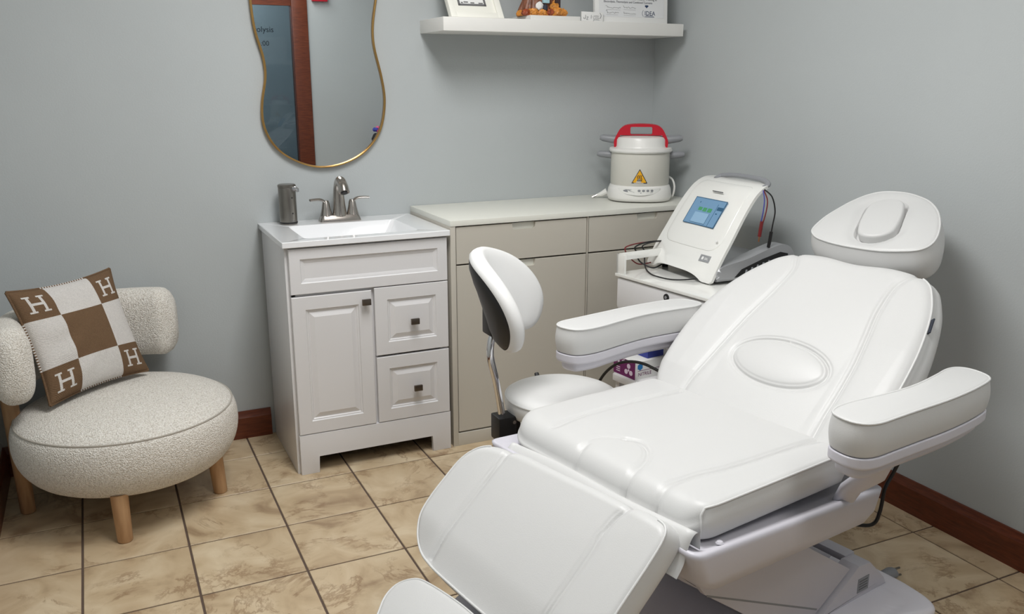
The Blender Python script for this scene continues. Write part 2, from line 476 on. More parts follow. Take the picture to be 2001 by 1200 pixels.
# floor tiles: each one a part of the floor
S, TX, TY, G = 0.3051, -1.9359, -0.2104, 0.0033
tmesh = {}
def tile_mesh(w, d):
    k = (round(w, 4), round(d, 4))
    if k not in tmesh:
        bm = bmesh.new(); b = 0.0012
        lo = [bm.verts.new(p) for p in ((0, 0, -0.004), (w, 0, -0.004), (w, d, -0.004), (0, d, -0.004))]
        mi = [bm.verts.new(p) for p in ((0, 0, -b), (w, 0, -b), (w, d, -b), (0, d, -b))]
        hi = [bm.verts.new(p) for p in ((b, b, 0), (w - b, b, 0), (w - b, d - b, 0), (b, d - b, 0))]
        for A, B in ((lo, mi), (mi, hi)):
            for i in range(4): bm.faces.new((A[i], A[(i + 1) % 4], B[(i + 1) % 4], B[i]))
        bm.faces.new(hi)
        me = bpy.data.meshes.new('tile'); bm.to_mesh(me); bm.free(); me.materials.append(M['tile']); tmesh[k] = me
    return tmesh[k]
for i in range(-4, 8):
    for j in range(-1, 14):
        x0 = max(TX + i * S + G, XL); x1 = min(TX + (i + 1) * S - G, 0.0)
        y1 = min(TY - j * S - G, 0.0); y0 = max(TY - (j + 1) * S + G, YR)
        if x1 - x0 < 0.01 or y1 - y0 < 0.01: continue
        o = bpy.data.objects.new('tile', tile_mesh(x1 - x0, y1 - y0)); COL.objects.link(o); o.parent = floor
        o.location = (x0, y0, random.uniform(-0.0004, 0.0002))

def skirting(name, p0, p1, inward, label):
    # profile (depth, height): flat board with a sloped top
    prof = [(0, 0), (0.015, 0), (0.015, 0.088), (0.012, 0.094), (0.007, 0.1145), (0, 0.1148)]
    a, b = Vector(p0), Vector(p1); n = Vector(inward); bm = bmesh.new()
    L = [[bm.verts.new((q + n * d) + Vector((0, 0, h))) for d, h in prof] for q in (a, b)]
    for i in range(len(prof)):
        k = (i + 1) % len(prof); bm.faces.new((L[0][i], L[0][k], L[1][k], L[1][i]))
    bm.faces.new(L[0]); bm.faces.new(list(reversed(L[1])))
    return struct(obj(name, bm, M['mahog'], sharp=20), label)
skirting('baseboard_back', (XL, 0, 0), (-1.832, 0, 0), (0, -1, 0), 'dark red-brown wooden baseboard behind the lounge chair')
skirting('baseboard_right', (0, YR, 0), (0, -0.49, 0), (-1, 0, 0), 'dark red-brown wooden baseboard along the right wall')
skirting('baseboard_left', (XL, YR, 0), (XL, -0.015, 0), (1, 0, 0), 'dark wooden baseboard along the left wall')
skirting('baseboard_rear', (XL, YR, 0), (DX0 - .1, YR, 0), (0, 1, 0), 'dark wooden baseboard left of the rear door')

# rear door: wooden casing, glass leaf with lettering (seen in the mirror)
door = struct(thing('door_1', 'glass door with a brown wooden casing, seen in the mirror', 'door', (0, YR, 0)))
del door['category']
for nm, x0, x1, z0, z1 in (('jamb', DX1 - .09, DX1 + .035, 0, DZ), ('jamb', DX0 - .06, DX0 + .09, 0, DZ), ('head_casing', DX0 - .06, DX1 + .06, DZ - .02, DZ + .1)):
    obj(nm, mkbox(x0, x1, -.09, 0.02, z0, z1, bev=.006), M['mahog'], door)
lf = obj('door_leaf', box(box(mkbox(DX0 + .09, DX1 - .09, -.06, -.02, 2.0, DZ - .02), DX0 + .09, DX1 - .09, -.06, -.02, 0, .25), DX0 + .09, DX0 + .18, -.06, -.02, .25, 2.0), M['mahog'], door)
obj('glass_pane', mkbox(DX0 + .18, DX1 - .09, -.045, -.039, .25, 2.0), M['glass'], lf)
RX = Matrix.Rotation(PI / 2, 4, 'X')
textmesh('lettering', 'Electrolysis', 0.062, M['ink'], lf, Matrix.Translation((-0.958, -.047, 1.795)) @ RX, align='RIGHT')
textmesh('lettering', ':00', 0.055, M['ink'], lf, Matrix.Translation((-1.0, -.047, 1.69)) @ RX, align='RIGHT')
o = obj('red_wall_box', mkbox(-.655, -.53, YR, YR + .04, 2.036, 2.12, bev=.006), M['red'])
tag(o, 'small red box high on the rear wall, seen at the top of the mirror', 'wall box')
# flower vase on a tall stand in the rear corner (mirror shows its edge)
st = thing('pedestal_stand', 'tall white pedestal in the rear corner under the black vase', 'stand', (-.175, YR + .16, 0))
obj('column', mkbox(-.06, .06, -.06, .06, 0, .866, bev=.004), M['vanity'], st); obj('top', mkbox(-.07, .07, -.07, .07, .866, .89, bev=.004), M['vanity'], st)
vs = thing('flower_vase', 'black round vase with pink and blue flowers, at the mirror edge', 'vase', (-.182, YR + .16, .890))
obj('vase', mklathe([(0, 0), (.035, 0), (.058, .03), (.062, .055), (.046, .09), (.034, .10), (.030, .095), (0, .06)], 32), M['black'], vs)
for i in range(7):
    bm = bmesh.new(); bmesh.ops.create_icosphere(bm, subdivisions=2, radius=.018)
    a = i * 2.4; rr = .022 if i else 0
    bmesh.ops.translate(bm, verts=bm.verts, vec=(rr * math.cos(a) * 1.5, rr * math.sin(a) * 1.5, .118 + .012 * (i % 3)))
    obj('flower', bm, mat('petal', srgb(*((214, 60, 110), (60, 70, 170), (232, 110, 150))[i % 3]), .6), vs)

# ceiling light fixtures (out of frame; reflected in the gloss surfaces)
for i, (lx, ly, sx, sy, p) in enumerate(LIGHTS):
    t = thing('ceiling_light', ('white flat ceiling light panel above the treatment chair', 'white flat ceiling light panel nearer the rear door')[i], 'light', (lx, ly, CEIL))
    bm = bmesh.new()
    for q in ((-sx / 2, -sx / 2 + .02, -sy / 2, sy / 2), (sx / 2 - .02, sx / 2, -sy / 2, sy / 2), (-sx / 2, sx / 2, -sy / 2, -sy / 2 + .02), (-sx / 2, sx / 2, sy / 2 - .02, sy / 2)):
        box(bm, *q, -.03, 0)
    obj('frame', bm, M['shelf'], t)
    obj('diffuser', mkbox(-sx / 2 + .02, sx / 2 - .02, -sy / 2 + .02, sy / 2 - .02, -.02, -.01), M['lampface'], t)

# ================================================================== MIRROR
mp = [(-1.802, 1.707), (-1.793, 1.60), (-1.770, 1.509), (-1.766, 1.434), (-1.785, 1.341), (-1.785, 1.255), (-1.750, 1.177), (-1.685, 1.122), (-1.587, 1.087), (-1.484, 1.095), (-1.387, 1.142), (-1.320, 1.225), (-1.296, 1.336), (-1.306, 1.435), (-1.332, 1.55), (-1.334, 1.629), (-1.318, 1.725), (-1.30, 1.83), (-1.325, 1.94), (-1.40, 2.02), (-1.52, 2.055), (-1.65, 2.03), (-1.75, 1.95), (-1.80, 1.83)]
ml = smooth_loop(resample(catmull(mp, 10, True), 200), 3)
mir = thing('wall_mirror', 'wavy-edged wall mirror with a thin brass frame above the sink', 'mirror')
area2 = 0.5 * np.sum(ml[:, 0] * np.roll(ml[:, 1], -1) - np.roll(ml[:, 0], -1) * ml[:, 1])
if area2 < 0: ml = ml[::-1]
T = np.roll(ml, -1, 0) - np.roll(ml, 1, 0); T /= np.linalg.norm(T, axis=1)[:, None]; nr = np.stack([T[:, 1], -T[:, 0]], 1)
ri = ml - nr * 0.006
bm = bmesh.new(); bm.faces.new([bm.verts.new((p[0], -0.012, p[1])) for p in ri])
obj('mirror_glass', bm, M['mirror'], mir)
def ring(q, y): return np.column_stack([q[:, 0], np.full(len(q), y), q[:, 1]])
rows_mesh('frame', [ring(ml, -.001), ring(ml, -.020), ring(ml - nr * .002, -.022), ring(ri, -.022), ring(ri - nr * .001, -.020), ring(ri - nr * .001, -.010)], M['gold'], mir, cap0=False, cap1=False)
bm = bmesh.new(); bm.faces.new([bm.verts.new((p[0], -0.002, p[1])) for p in ml]); obj('back_panel', bm, M['black'], mir)

# ================================================================== SHELF AND WHAT STANDS ON IT
SZ = 1.655
sh = obj('wall_shelf', mkbox(-1.136, -0.036, -0.262, 0, 1.6045, SZ, bev=.0015), M['shelf'])
tag(sh, 'thick white floating wall shelf above the beige cabinets', 'shelf')
# leaning picture frame
pf = thing('picture_frame', 'cream picture frame leaning at the left end of the wall shelf', 'picture frame', (-0.9825, -0.237, SZ))
LM = Matrix.Rotation(math.radians(-35), 4, 'X')
bm = bmesh.new(); W2, HH, fw = .1105, .285, .024
for q in ((-W2, -W2 + fw, 0, HH), (W2 - fw, W2, 0, HH), (-W2 + fw, W2 - fw, 0, fw), (-W2 + fw, W2 - fw, HH - fw, HH)):
    box(bm, q[0], q[1], -.004, .022, q[2], q[3], bev=.0015)
obj('frame', bm, M['frame'], pf, mx=LM)
obj('mat_board', mkbox(-W2 + fw, W2 - fw, .006, .010, fw, HH - fw), M['frame'], pf, mx=LM)
bm = bmesh.new(); x0, x1, z0, z1 = -.065, .052, .061, .20
for q in ((x0, x0 + .008, z0, z1), (x1 - .008, x1, z0, z1), (x0, x1, z0, z0 + .008), (x0, x1, z1 - .008, z1)):
    box(bm, q[0], q[1], .0035, .006, q[2], q[3])
obj('inner_border', bm, M['greyink'], pf, mx=LM)
obj('document', mkbox(x0 + .008, x1 - .008, .005, .006, z0 + .008, z1 - .008), M['paper'], pf, mx=LM)
bm = bmesh.new()
for (a, b, c) in ((-.052, -.044, .072), (-.040, -.022, .075), (-.012, .004, .072), (.022, .040, .071)):
    box(bm, a, b, .0042, .005, c, c + .005)
obj('print', bm, M['greyink'], pf, mx=LM)

# white box with the stump figurine
wb = tag(obj('white_block', mkbox(-.765, -.540, -.255, -.03, SZ, SZ + .0165, bev=.002), M['shelf']), 'flat white block under the orange figurine on the shelf', 'block')
fg = thing('stump_figurine', 'orange and brown tree-stump house figurine on a white block', 'figurine', (-.680, -.175, SZ + .0165))
def lump(cx, cy, cz, r, sx, sy, sz, seed, amp=.25):
    bm = bmesh.new(); bmesh.ops.create_icosphere(bm, subdivisions=3, radius=1)
    rg = random.Random(seed); ph = [rg.uniform(0, 6) for _ in range(6)]
    for v in bm.verts:
        d = 1 + amp * (math.sin(5 * v.co.x + ph[0]) * math.sin(5 * v.co.y + ph[1]) + .6 * math.sin(9 * v.co.z + ph[2]) * math.sin(8 * v.co.x + ph[3]))
        v.co = Vector((v.co.x * r * sx * d + cx, v.co.y * r * sy * d + cy, max(0.0, v.co.z * r * sz * d + cz)))
    return bm
M['bark'] = mat('glazed_bark', srgb(122, 78, 58), .45, var=.5, vscale=60, bump=.5, bscale=60)
M['leaf'] = mat('autumn_orange', srgb(206, 136, 58), .45, var=.35, vscale=70, bump=.5, bscale=80)
M['rust'] = mat('autumn_rust', srgb(150, 70, 38), .45, var=.35, vscale=70)
N = 60; rows = []
for z, r, am in ((0, .075, .10), (.012, .073, .10), (.03, .066, .14), (.06, .058, .12), (.10, .052, .10), (.13, .058, .12), (.15, .05, .2)):
    a = np.linspace(0, 2 * PI, N, endpoint=False)
    rr = r * (1 + am * np.sin(9 * a + z * 30) * .6 + am * .5 * np.sin(17 * a + 2))
    rows.append(np.column_stack([rr * np.cos(a) * 1.12 - .012, rr * np.sin(a) * .75, np.full(N, z)]))
rows_mesh('trunk', rows, M['bark'], fg)
a = np.linspace(0, 2 * PI, N, endpoint=False)
rows = [np.column_stack([.104 * np.cos(a) * (1 + s * .03 * np.sin(11 * a)) * q, .07 * np.sin(a) * (1 + .06 * np.sin(13 * a)) * q, np.full(N, z) * (1 + .3 * s * np.sin(7 * a))]) for z, q, s in ((0, 1, 0), (.008, 1.0, 1), (.017, .94, 1), (.022, .8, 1))]
rows_mesh('leaf_base', rows, M['leaf'], fg)
for k, (x, y, z, r) in enumerate(((-.085, -.04, .010, .016), (-.06, -.06, .014, .014), (-.025, -.066, .012, .013), (.01, -.067, .013, .014), (.045, -.06, .017, .018), (.075, -.045, .014, .017), (.09, -.02, .012, .014), (.035, -.05, .034, .018), (.05, -.035, .05, .014))):
    obj('leaf', lump(x, y, z, r, 1.2, .7, .9, k), M['leaf'] if k % 3 else M['rust'], fg)
obj('ghost', lump(-.035, -.058, .037, .015, 1.0, .5, 1.1, 31, .12), M['paper'], fg)
obj('lantern', mklathe([(0, 0), (.010, 0), (.010, .014), (.006, .02), (0, .022)], 12, (-.012, -.062, .022)), M['ink'], fg)
obj('window', mkbox(-.018, .010, -.060, -.044, .048, .075, bev=.003), mat('pale_blue_glaze', srgb(168, 206, 214), .3), fg)
obj('hollow', mkprism(rrect(.042, .064, .020, .085, .008), 'y', -.05, -.02), mat('dark_glaze', srgb(60, 42, 44), .4), fg)

# small lettered card
cd = thing('lettered_card', 'small white card with black lettering in front of the certificate', 'card', (-.478, -.252, SZ))
CR = Matrix.Rotation(math.radians(1.0), 4, 'Y')
obj('card', mkbox(-.056, .045, -.002, .004, 0, .036, bev=.0005), M['paper'], cd, mx=CR)
bm = bmesh.new()
def stroke(pts, r=.0011):
    tube(bm, [(x, -.0024, z) for x, z in catmull(pts, 4)], r, 5, flat=.4)
stroke([(-.045, .014), (-.047, .010), (-.042, .008), (-.038, .012), (-.038, .024)]); stroke([(-.032, .016), (-.026, .016), (-.033, .006), (-.025, .006)])
stroke([(-.012, .024), (-.012, .010)]); stroke([(-.004, .018), (0, .010), (.001, .004), (-.002, .0)], .001); stroke([(0, .020), (.014, .021), (.024, .020)])
stroke([(.004, .012), (.016, .014), (.026, .012)]); stroke([(.003, .006), (.014, .007), (.027, .006)]); stroke([(.028, .034), (.034, .026), (.033, .016), (.030, .012)], .0015)
obj('lettering', bm, M['ink'], cd, mx=CR)

# certificate
ce = thing('certificate_plaque', 'white certificate plaque with signatures standing on the shelf near the corner', 'certificate', (-.285, -.242, SZ))
CE = Matrix.Rotation(math.radians(-3), 4, 'X')
obj('plaque', mkbox(-.178, .178, 0, .016, 0, .27, bev=.001), M['paper'], ce, mx=CE)
obj('sheet', mkbox(-.160, .160, -.0008, 0, .022, .255), mat('sheet', srgb(224, 225, 226), .55), ce, mx=CE)
def on_front(x, z): return CE @ Matrix.Translation((x, -.0011, z)) @ RX
textmesh('print', 'Fundamental and Advanced Theory Training in', .0135, M['ink'], ce, on_front(-.132, .0905), .0002)
textmesh('print', 'Electrolysis, Thermolysis and Combined Currents', .0118, M['ink'], ce, on_front(-.138, .0775), .0002)
textmesh('logo_lettering', 'IDEA', .0245, M['navy'], ce, on_front(.062, .0315), .0002)
bm = bmesh.new()
tube(bm, [(.056 - .006 * math.sin(PI * k / 8), -.0012, .026 + .026 * k / 8) for k in range(9)], .0012, 5, flat=.3)
for p in ((.062, .0305, .110, .0317), ):
    box(bm, p[0], p[2], -.0013, -.0007, p[1] - .006, p[1] - .004)
    box(bm, p[0] + .006, p[2] - .004, -.0013, -.0007, p[1] - .0015, p[1])
prism(bm, [(.062, .0685), (.066, .072), (.078, .072), (.082, .0685), (.072, .060)], 'y', -.0013, -.0007)
obj('logo', bm, M['navy'], ce, mx=CE)
def signature(x, z, L, seed):
    r = random.Random(seed); pts = []; n = 16
    for i in range(n):
        pts.append((x + L * i / n + r.uniform(-.002, .002), z + (.007 if i in (0, 1) else 0) + r.uniform(-.003, .004) * (1 if i % 2 else -.5)))
    pts.append((x + L * 1.02, z))
    return [(a, -.0012, b) for a, b in catmull(pts, 4)]
bm = bmesh.new()
for k, (x, z, L) in enumerate(((-.128, .057, .07), (-.044, .059, .062), (-.128, .037, .06), (-.044, .036, .062))):
    tube(bm, signature(x, z, L, k + 3), .0011, 4, flat=.3)
    box(bm, x + .003, x + L, -.0012, -.0008, z - .008, z - .0075)
obj('signature', bm, M['greyink'], ce, mx=CE)

# ================================================================== VANITY
VX0, VX1, VD, VH = -1.8286, -1.2066, -0.4762, 0.8798
CX0, CX1 = VX0 + .010, VX1 - .008        # carcass
van = thing('vanity_cabinet', 'white raised-panel bathroom vanity cabinet under the mirror', 'cabinet', (0, 0, 0))
FY = VD + .012 + .018                      # carcass front plane (fronts stand 18 mm proud)
for nm, a, b in (('side_panel', CX0, CX0 + .016), ('side_panel', CX1 - .016, CX1)):
    obj(nm, mkbox(a, b, FY, -.016, 0, VH - .0215, bev=.001), M['vanity'], van)
obj('back_panel', mkbox(CX0 + .016, CX1 - .016, -.03, -.018, .09, VH - .12), M['vanity'], van)
obj('floor_panel', mkbox(CX0 + .016, CX1 - .016, FY + .01, -.03, .09, .105), M['vanity'], van)
bm = bmesh.new()
box(bm, CX0 + .016, CX1 - .016, FY, FY + .018, .105, .175); box(bm, CX0 + .016, CX1 - .016, FY, FY + .018, VH - .05, VH - .0215)
box(bm, CX0 + .016, CX1 - .016, FY, FY + .018, .67, .70); box(bm, -1.525, -1.495, FY, FY + .018, .175, .67); box(bm, CX0 + .016, CX0 + .03, FY, FY + .018, .175, VH - .05); box(bm, CX1 - .03, CX1 - .016, FY, FY + .018, .175, VH - .05)
obj('face_frame', bm, M['vanity'], van)
# plinth board with cut-out feet
pl = [(CX0 + .010, 0), (CX0 + .078, 0), (CX0 + .078, .066), (CX1 - .075, .066), (CX1 - .075, 0), (CX1, 0), (CX1, .155), (CX0 + .010, .155)]
obj('plinth', mkprism(pl, 'y', FY - .018, FY, bev=.0015), M['vanity'], van)
obj('toe_board', mkbox(CX0 + .016, CX1 - .016, FY + .055, FY + .070, 0.034, .09), M['vanity'], van)
def raised(x0, x1, z0, z1, y, t, frame, steps):
    bm = bmesh.new(); prev = None
    loops = [(0.0, t), (0.0, .0015), (.0015, 0.0), (frame, 0.0)] + [(frame + a, b) for a, b in steps]
    rings = []
    for ins, dy in loops:
        rings.append([bm.verts.new(p) for p in ((x0 + ins, y + dy, z0 + ins), (x1 - ins, y + dy, z0 + ins), (x1 - ins, y + dy, z1 - ins), (x0 + ins, y + dy, z1 - ins))])
    for a, b in zip(rings[:-1], rings[1:]):
        for i in range(4): bm.faces.new((a[i], a[(i + 1) % 4], b[(i + 1) % 4], b[i]))
    bm.faces.new(rings[-1]); bm.faces.new(list(reversed(rings[0])))
    return bm
STEP = [(.003, .005), (.007, .005), (.010, .008), (.013, .008), (.030, .0015), (.033, .0015)]
PY = FY - .018
fw = .043
top_step = [(.003, .005), (.006, .0055), (.016, .009), (.020, .009)]
obj('false_drawer', raised(CX0 + .012, CX1 - .002, .688, .852, PY, .018, .038, top_step), M['vanity'], van, sharp=12)
def knob(parent, x, z):
    k = obj('knob', mkbox(x - .0165, x + .0165, PY - .026, PY - .016, z - .0115, z + .0115, bev=.002), M['knob'], parent)
    obj('stem', mklathe([(0, 0), (.005, 0), (.005, .017), (0, .017)], 12), M['knob'], k, mx=Matrix.Translation((x, PY, z)) @ Matrix.Rotation(PI / 2, 4, 'X'))
    return k
dr = obj('door', raised(CX0 + .012, -1.516, .158, .678, PY, .018, .048, STEP), M['vanity'], van, sharp=12); knob(dr, -1.541, .640)
d1 = obj('drawer', raised(-1.505, CX1 - .002, .424, .684, PY, .018, .048, STEP), M['vanity'], van, sharp=12); knob(d1, -1.357, .546)
d2 = obj('drawer', raised(-1.505, CX1 - .002, .158, .416, PY, .018, .048, STEP), M['vanity'], van, sharp=12); knob(d2, -1.352, .281)

# sink top (integral basin)
sk = thing('sink_top', 'glossy white sink top with a rectangular basin on the vanity', 'sink', (0, 0, 0))
bm = bmesh.new()
bx0, bx1, by0, by1 = -1.740, -1.312, -.425, -.128
def loopz(q, z, r=.02): return [bm.verts.new((x, y, z)) for x, y in rrect(q[0], q[1], q[2], q[3], r, 5)]
L = [loopz((VX0 + .002, VX1 - .002, VD + .002, -.001), VH - .0215, .002), loopz((VX0, VX1, VD, 0), VH - .0195, .003), loopz((VX0, VX1, VD, 0), VH - .002, .003), loopz((VX0 + .002, VX1 - .002, VD + .002, -.001), VH, .003),
     loopz((bx0, bx1, by0, by1), VH, .018), loopz((bx0 + .003, bx1 - .003, by0 + .003, by1 - .003), VH - .002, .018), loopz((bx0 + .055, bx1 - .055, by0 + .03, by1 - .03), VH - .085, .03), loopz((bx0 + .085, bx1 - .085, by0 + .05, by1 - .05), VH - .098, .03)]
for a, b in zip(L[:-1], L[1:]):
    n = len(a)
    for i in range(n): bm.faces.new((a[i], a[(i + 1) % n], b[(i + 1) % n], b[i]))
bm.faces.new(L[-1])
obj('basin_slab', bm, M['sink'], sk, sharp=30)
obj('drain', mklathe([(0, .004), (.016, .004), (.022, 0), (0, 0)], 24, (-1.526, -.27, VH - .0975)), M['nickel'], sk)

# faucet
fc = thing('faucet', 'brushed nickel two-handle faucet behind the sink basin', 'faucet', (-1.5215, -.078, VH))
rows = []
for z, k in ((0, 1.0), (.004, 1.0), (.024, .80), (.027, .74)):
    rows.append(np.array([(x * (1 if abs(x) < .05 else 1), y, z) for x, y in rrect(-.082 + (1 - k) * .035, .082 - (1 - k) * .035, -.028 * k, .028 * k, .012, 5)]))
rows_mesh('base_plate', rows, M['nickel'], fc)
def spout():
    path = catmull([(0, 0, .022), (0, .001, .06), (0, .001, .10), (0, -.004, .135), (0, -.022, .158), (0, -.048, .160), (0, -.072, .146), (0, -.088, .122)], 6)
    n = len(path); rad = np.interp(np.linspace(0, 1, n), [0, .15, .45, .6, .8, 1], [.030, .0245, .0195, .0190, .0190, .0215])
    return mktube(path, rad, 20)
obj('spout', spout(), M['nickel'], fc, sharp=60)
obj('aerator', mklathe([(0, 0), (.013, 0), (.014, .006), (0, .006)], 20), M['black'], fc, mx=Matrix.Translation((0, -.0895, .1185)) @ Matrix.Rotation(math.radians(-30), 4, 'X'))
for sgn in (-1, 1):
    hx = sgn * .053
    b = obj('handle', mklathe([(0, 0), (.0245, 0), (.0235, .004), (.0175, .028), (.014, .050), (.010, .060), (0, .062)], 24, (hx, 0, .024)), M['nickel'], fc, sharp=50)
    path = catmull([(hx - sgn * .002, 0, .055), (hx + sgn * .003, -.002, .076), (hx + sgn * .018, -.006, .088), (hx + sgn * .040, -.012, .091), (hx + sgn * .066, -.018, .090)], 6)
    rr = np.interp(np.linspace(0, 1, len(path)), [0, .3, .7, 1], [.0125, .010, .0085, .0075])
    obj('lever', mktube(path, rr, 12, flat=.55), M['nickel'], b, sharp=60)

# soap dispenser
sd = thing('soap_dispenser', 'dark steel automatic soap dispenser on the left of the sink top', 'soap dispenser', (-1.7215, -.072, VH))
obj('body', mklathe([(0, 0), (.031, 0), (.033, .002), (.0335, .010), (.0335, .140), (.033, .142), (0, .142)], 40), M['steel'], sd)
obj('base_ring', mklathe([(.0325, .004), (.0345, .005), (.0345, .010), (.0325, .011)], 40), M['black'], sd)
obj('cap', mklathe([(0, .142), (.0325, .142), (.0345, .144), (.0345, .152), (.031, .155), (0, .156)], 40), M['steel'], sd)
dm = Matrix.Rotation(math.radians(-52), 4, 'Z')
nb = bmesh.new(); tube(nb, [(.028, 0, .139), (.044, 0, .139), (.052, 0, .137), (.054, 0, .128)], [.010, .009, .007, .005], 12)
obj('nozzle', nb, M['chrome'], sd, mx=dm)
for z in (.105, .045):
    obj('sensor_dot', mklathe([(0, 0), (.003, 0), (.003, .001), (0, .001)], 12), M['black'], sd, mx=Matrix.Rotation(math.radians(-70), 4, 'Z') @ Matrix.Translation((.0332, 0, z)) @ Matrix.Rotation(PI / 2, 4, 'Y'))
obj('brand_strip', mkbox(.0332, .0338, -.007, .007, .014, .017), M['greyink'], sd, mx=Matrix.Rotation(math.radians(-70), 4, 'Z'))

# ================================================================== BEIGE CABINETS + WORKTOP
CH, CD, CT = 0.9109, -0.4615, 0.0212
wt = tag(obj('worktop', mkbox(-1.2004, -0.002, CD, -.002, CH - CT, CH, bev=.0012), M['greige_top']), 'long pale greige worktop across both beige cabinets', 'worktop')
def front(x0, x1, z0, z1, nx0, nx1):
    r = .010; nd = .027
    p = [(x0, z0), (x1, z0), (x1, z1), (nx1, z1)]
    p += [(nx1 - r + r * math.cos(a), z1 - nd + r + r * math.sin(a)) for a in (0, -.5, -1.05, -PI / 2)]
    p += [(nx0 + r - r * math.cos(a), z1 - nd + r - r * math.sin(a)) for a in (PI / 2, 1.05, .5, 0)]
    p += [(nx0, z1), (x0, z1)]
    return mkprism(p, 'y', CD + .006, CD + .024, bev=.0012, seg=1)
def cabinet(x0, x1, nx0, nx1, label, left):
    c = thing('storage_cabinet', label, 'cabinet', (0, 0, 0))
    lx = x0 + (.022 if left else .004); rx = x1 - .004
    obj('side_panel', mkbox(x0, x0 + (.021 if left else .002), CD + .002, -.002, 0, CH - CT, bev=.0008), M['greige'], c)
    obj('side_panel', mkbox(x1 - .002, x1, CD + .026, -.002, .05, CH - CT), M['greige'], c)
    obj('carcass', mkbox(x0 + .022, x1 - .002, CD + .036, -.004, .05, CH - CT - .002), M['gap'], c)
    obj('plinth', mkbox(x0 + (.021 if left else 0), x1, CD + .002, CD + .03, 0, .052, bev=.0008), M['greige'], c)
    d = obj('drawer', front(lx + .003, rx, .7415, .8845, nx0, nx1), M['greige'], c)
    obj('pull_recess', mkbox(nx0 - .006, nx1 + .006, CD + .0205, CD + .0215, .850, .8835), M['greige_top'], d)
    d = obj('door', front(lx + .003, rx, .058, .7355, nx0, nx1), M['greige'], c)
    obj('pull_recess', mkbox(nx0 - .006, nx1 + .006, CD + .0205, CD + .0215, .70, .7345), M['greige_top'], d)
    return c
cabinet(-1.2004, -0.603, -.940, -.840, 'left beige cabinet beside the vanity, behind the stool', True)
cabinet(-0.603, -0.004, -.366, -.266, 'right beige cabinet in the corner behind the white trolley', False)

# ================================================================== POT STERILISER
PX, PYY = -.214, -.235
po = thing('steriliser_pot', 'white electric steriliser pot with a red lid handle on the worktop', 'steriliser', (PX, PYY, CH), math.radians(-33.6))
def ov(k, z, fx=1.0, fy=1.0, n=64):
    a = np.linspace(0, 2 * PI, n, endpoint=False)
    return np.column_stack([k * fx * np.sign(np.cos(a)) * np.abs(np.cos(a)) ** .8, k * fy * np.sign(np.sin(a)) * np.abs(np.sin(a)) ** .8, np.full(n, z)])
rows_mesh('base', [ov(.120, .004), ov(.136, .005), ov(.141, .02), ov(.137, .05), ov(.131, .066), ov(.126, .070)], M['potw'], po)
obj('foot_ring', mklathe([(0, 0), (.085, 0), (.085, .006), (0, .006)], 40), M['black'], po)
obj('body', mklathe([(0, .068), (.124, .068), (.1275, .074), (.1275, .20), (.126, .214), (.120, .216), (0, .216)], 64), M['pot'], po)
ld = obj('lid', mklathe([(.120, .208), (.134, .210), (.137, .216), (.135, .226), (.128, .229), (.112, .230), (.109, .236), (.108, .262), (.102, .272), (.085, .277), (.04, .279), (0, .279)], 64), M['potw'], po)
# red bridge handle (flat, with an opening)
def bridge():
    bm = bmesh.new(); n = 28; half = .112
    O = []; I = []
    outer = catmull([(-.114, .225), (-.116, .255), (-.104, .285), (-.088, .310), (-.060, .325), (0, .329), (.060, .325), (.088, .310), (.104, .285), (.116, .255), (.114, .225)], 4)
    inner = [(-.100, .225), (-.098, .262), (-.090, .2805), (0, .2805), (.090, .2805), (.098, .262), (.100, .225)]
    hole = rrect(-.047, .047, .284, .316, .006, 3)
    # two halves split at x=0, holes kept open
    for s in (-1, 1):
        oo = [p for p in outer if p[0] * s >= -1e-6]; ii = [p for p in inner if p[0] * s >= -1e-6]
        if s == -1: oo = oo; ii = ii
        hh = [p for p in hole if p[0] * s > 0]
        hh.sort(key=lambda p: math.atan2(p[1] - .30, abs(p[0]) - .02))   # bottom to top on this side
        oo = sorted(oo, key=lambda p: math.atan2(p[1] - .225, abs(p[0])))
        ii = sorted(ii, key=lambda p: math.atan2(p[1] - .225, abs(p[0])))
        poly = [(p[0], p[1]) for p in oo]            # side foot -> top centre
        if abs(poly[-1][0]) > 1e-6: poly.append((0, .329))
        poly.append((0, .316)); poly += [(p[0], p[1]) for p in reversed(hh)]
        poly.append((0, .284)); poly.append((0, .2805))
        poly += [(p[0], p[1]) for p in reversed(ii) if abs(p[0]) > 1e-6]
        q = []
        for p in poly:
            if not q or (abs(p[0] - q[-1][0]) + abs(p[1] - q[-1][1])) > 1e-5: q.append(p)
        prism(bm, q, 'y', -.032, .032)
    bmesh.ops.remove_doubles(bm, verts=bm.verts, dist=1e-5)
    return bm
obj('lid_handle', bridge(), M['red'], ld, sharp=35)['label'] = 'red bridge handle on the lid'
for sgn in (-1, 1):
    obj('lid_grip', mktube([(sgn * .092, -.01, .262), (sgn * .12, -.012, .262), (sgn * .165, -.012, .268), (sgn * .178, -.012, .269)], [.019, .018, .015, .009], 14, flat=1.0), M['grey'], ld, sharp=60)
    obj('body_grip', mktube([(sgn * .118, .0, .194), (sgn * .14, 0, .195), (sgn * .178, 0, .198), (sgn * .190, 0, .198)], [.017, .017, .014, .008], 14, flat=1.0), M['grey'], po, sharp=60)
def cyl_patch(pts, R, y_off=0):
    return [(R * math.sin(x / R), -R * math.cos(x / R), z) for x, z in pts]
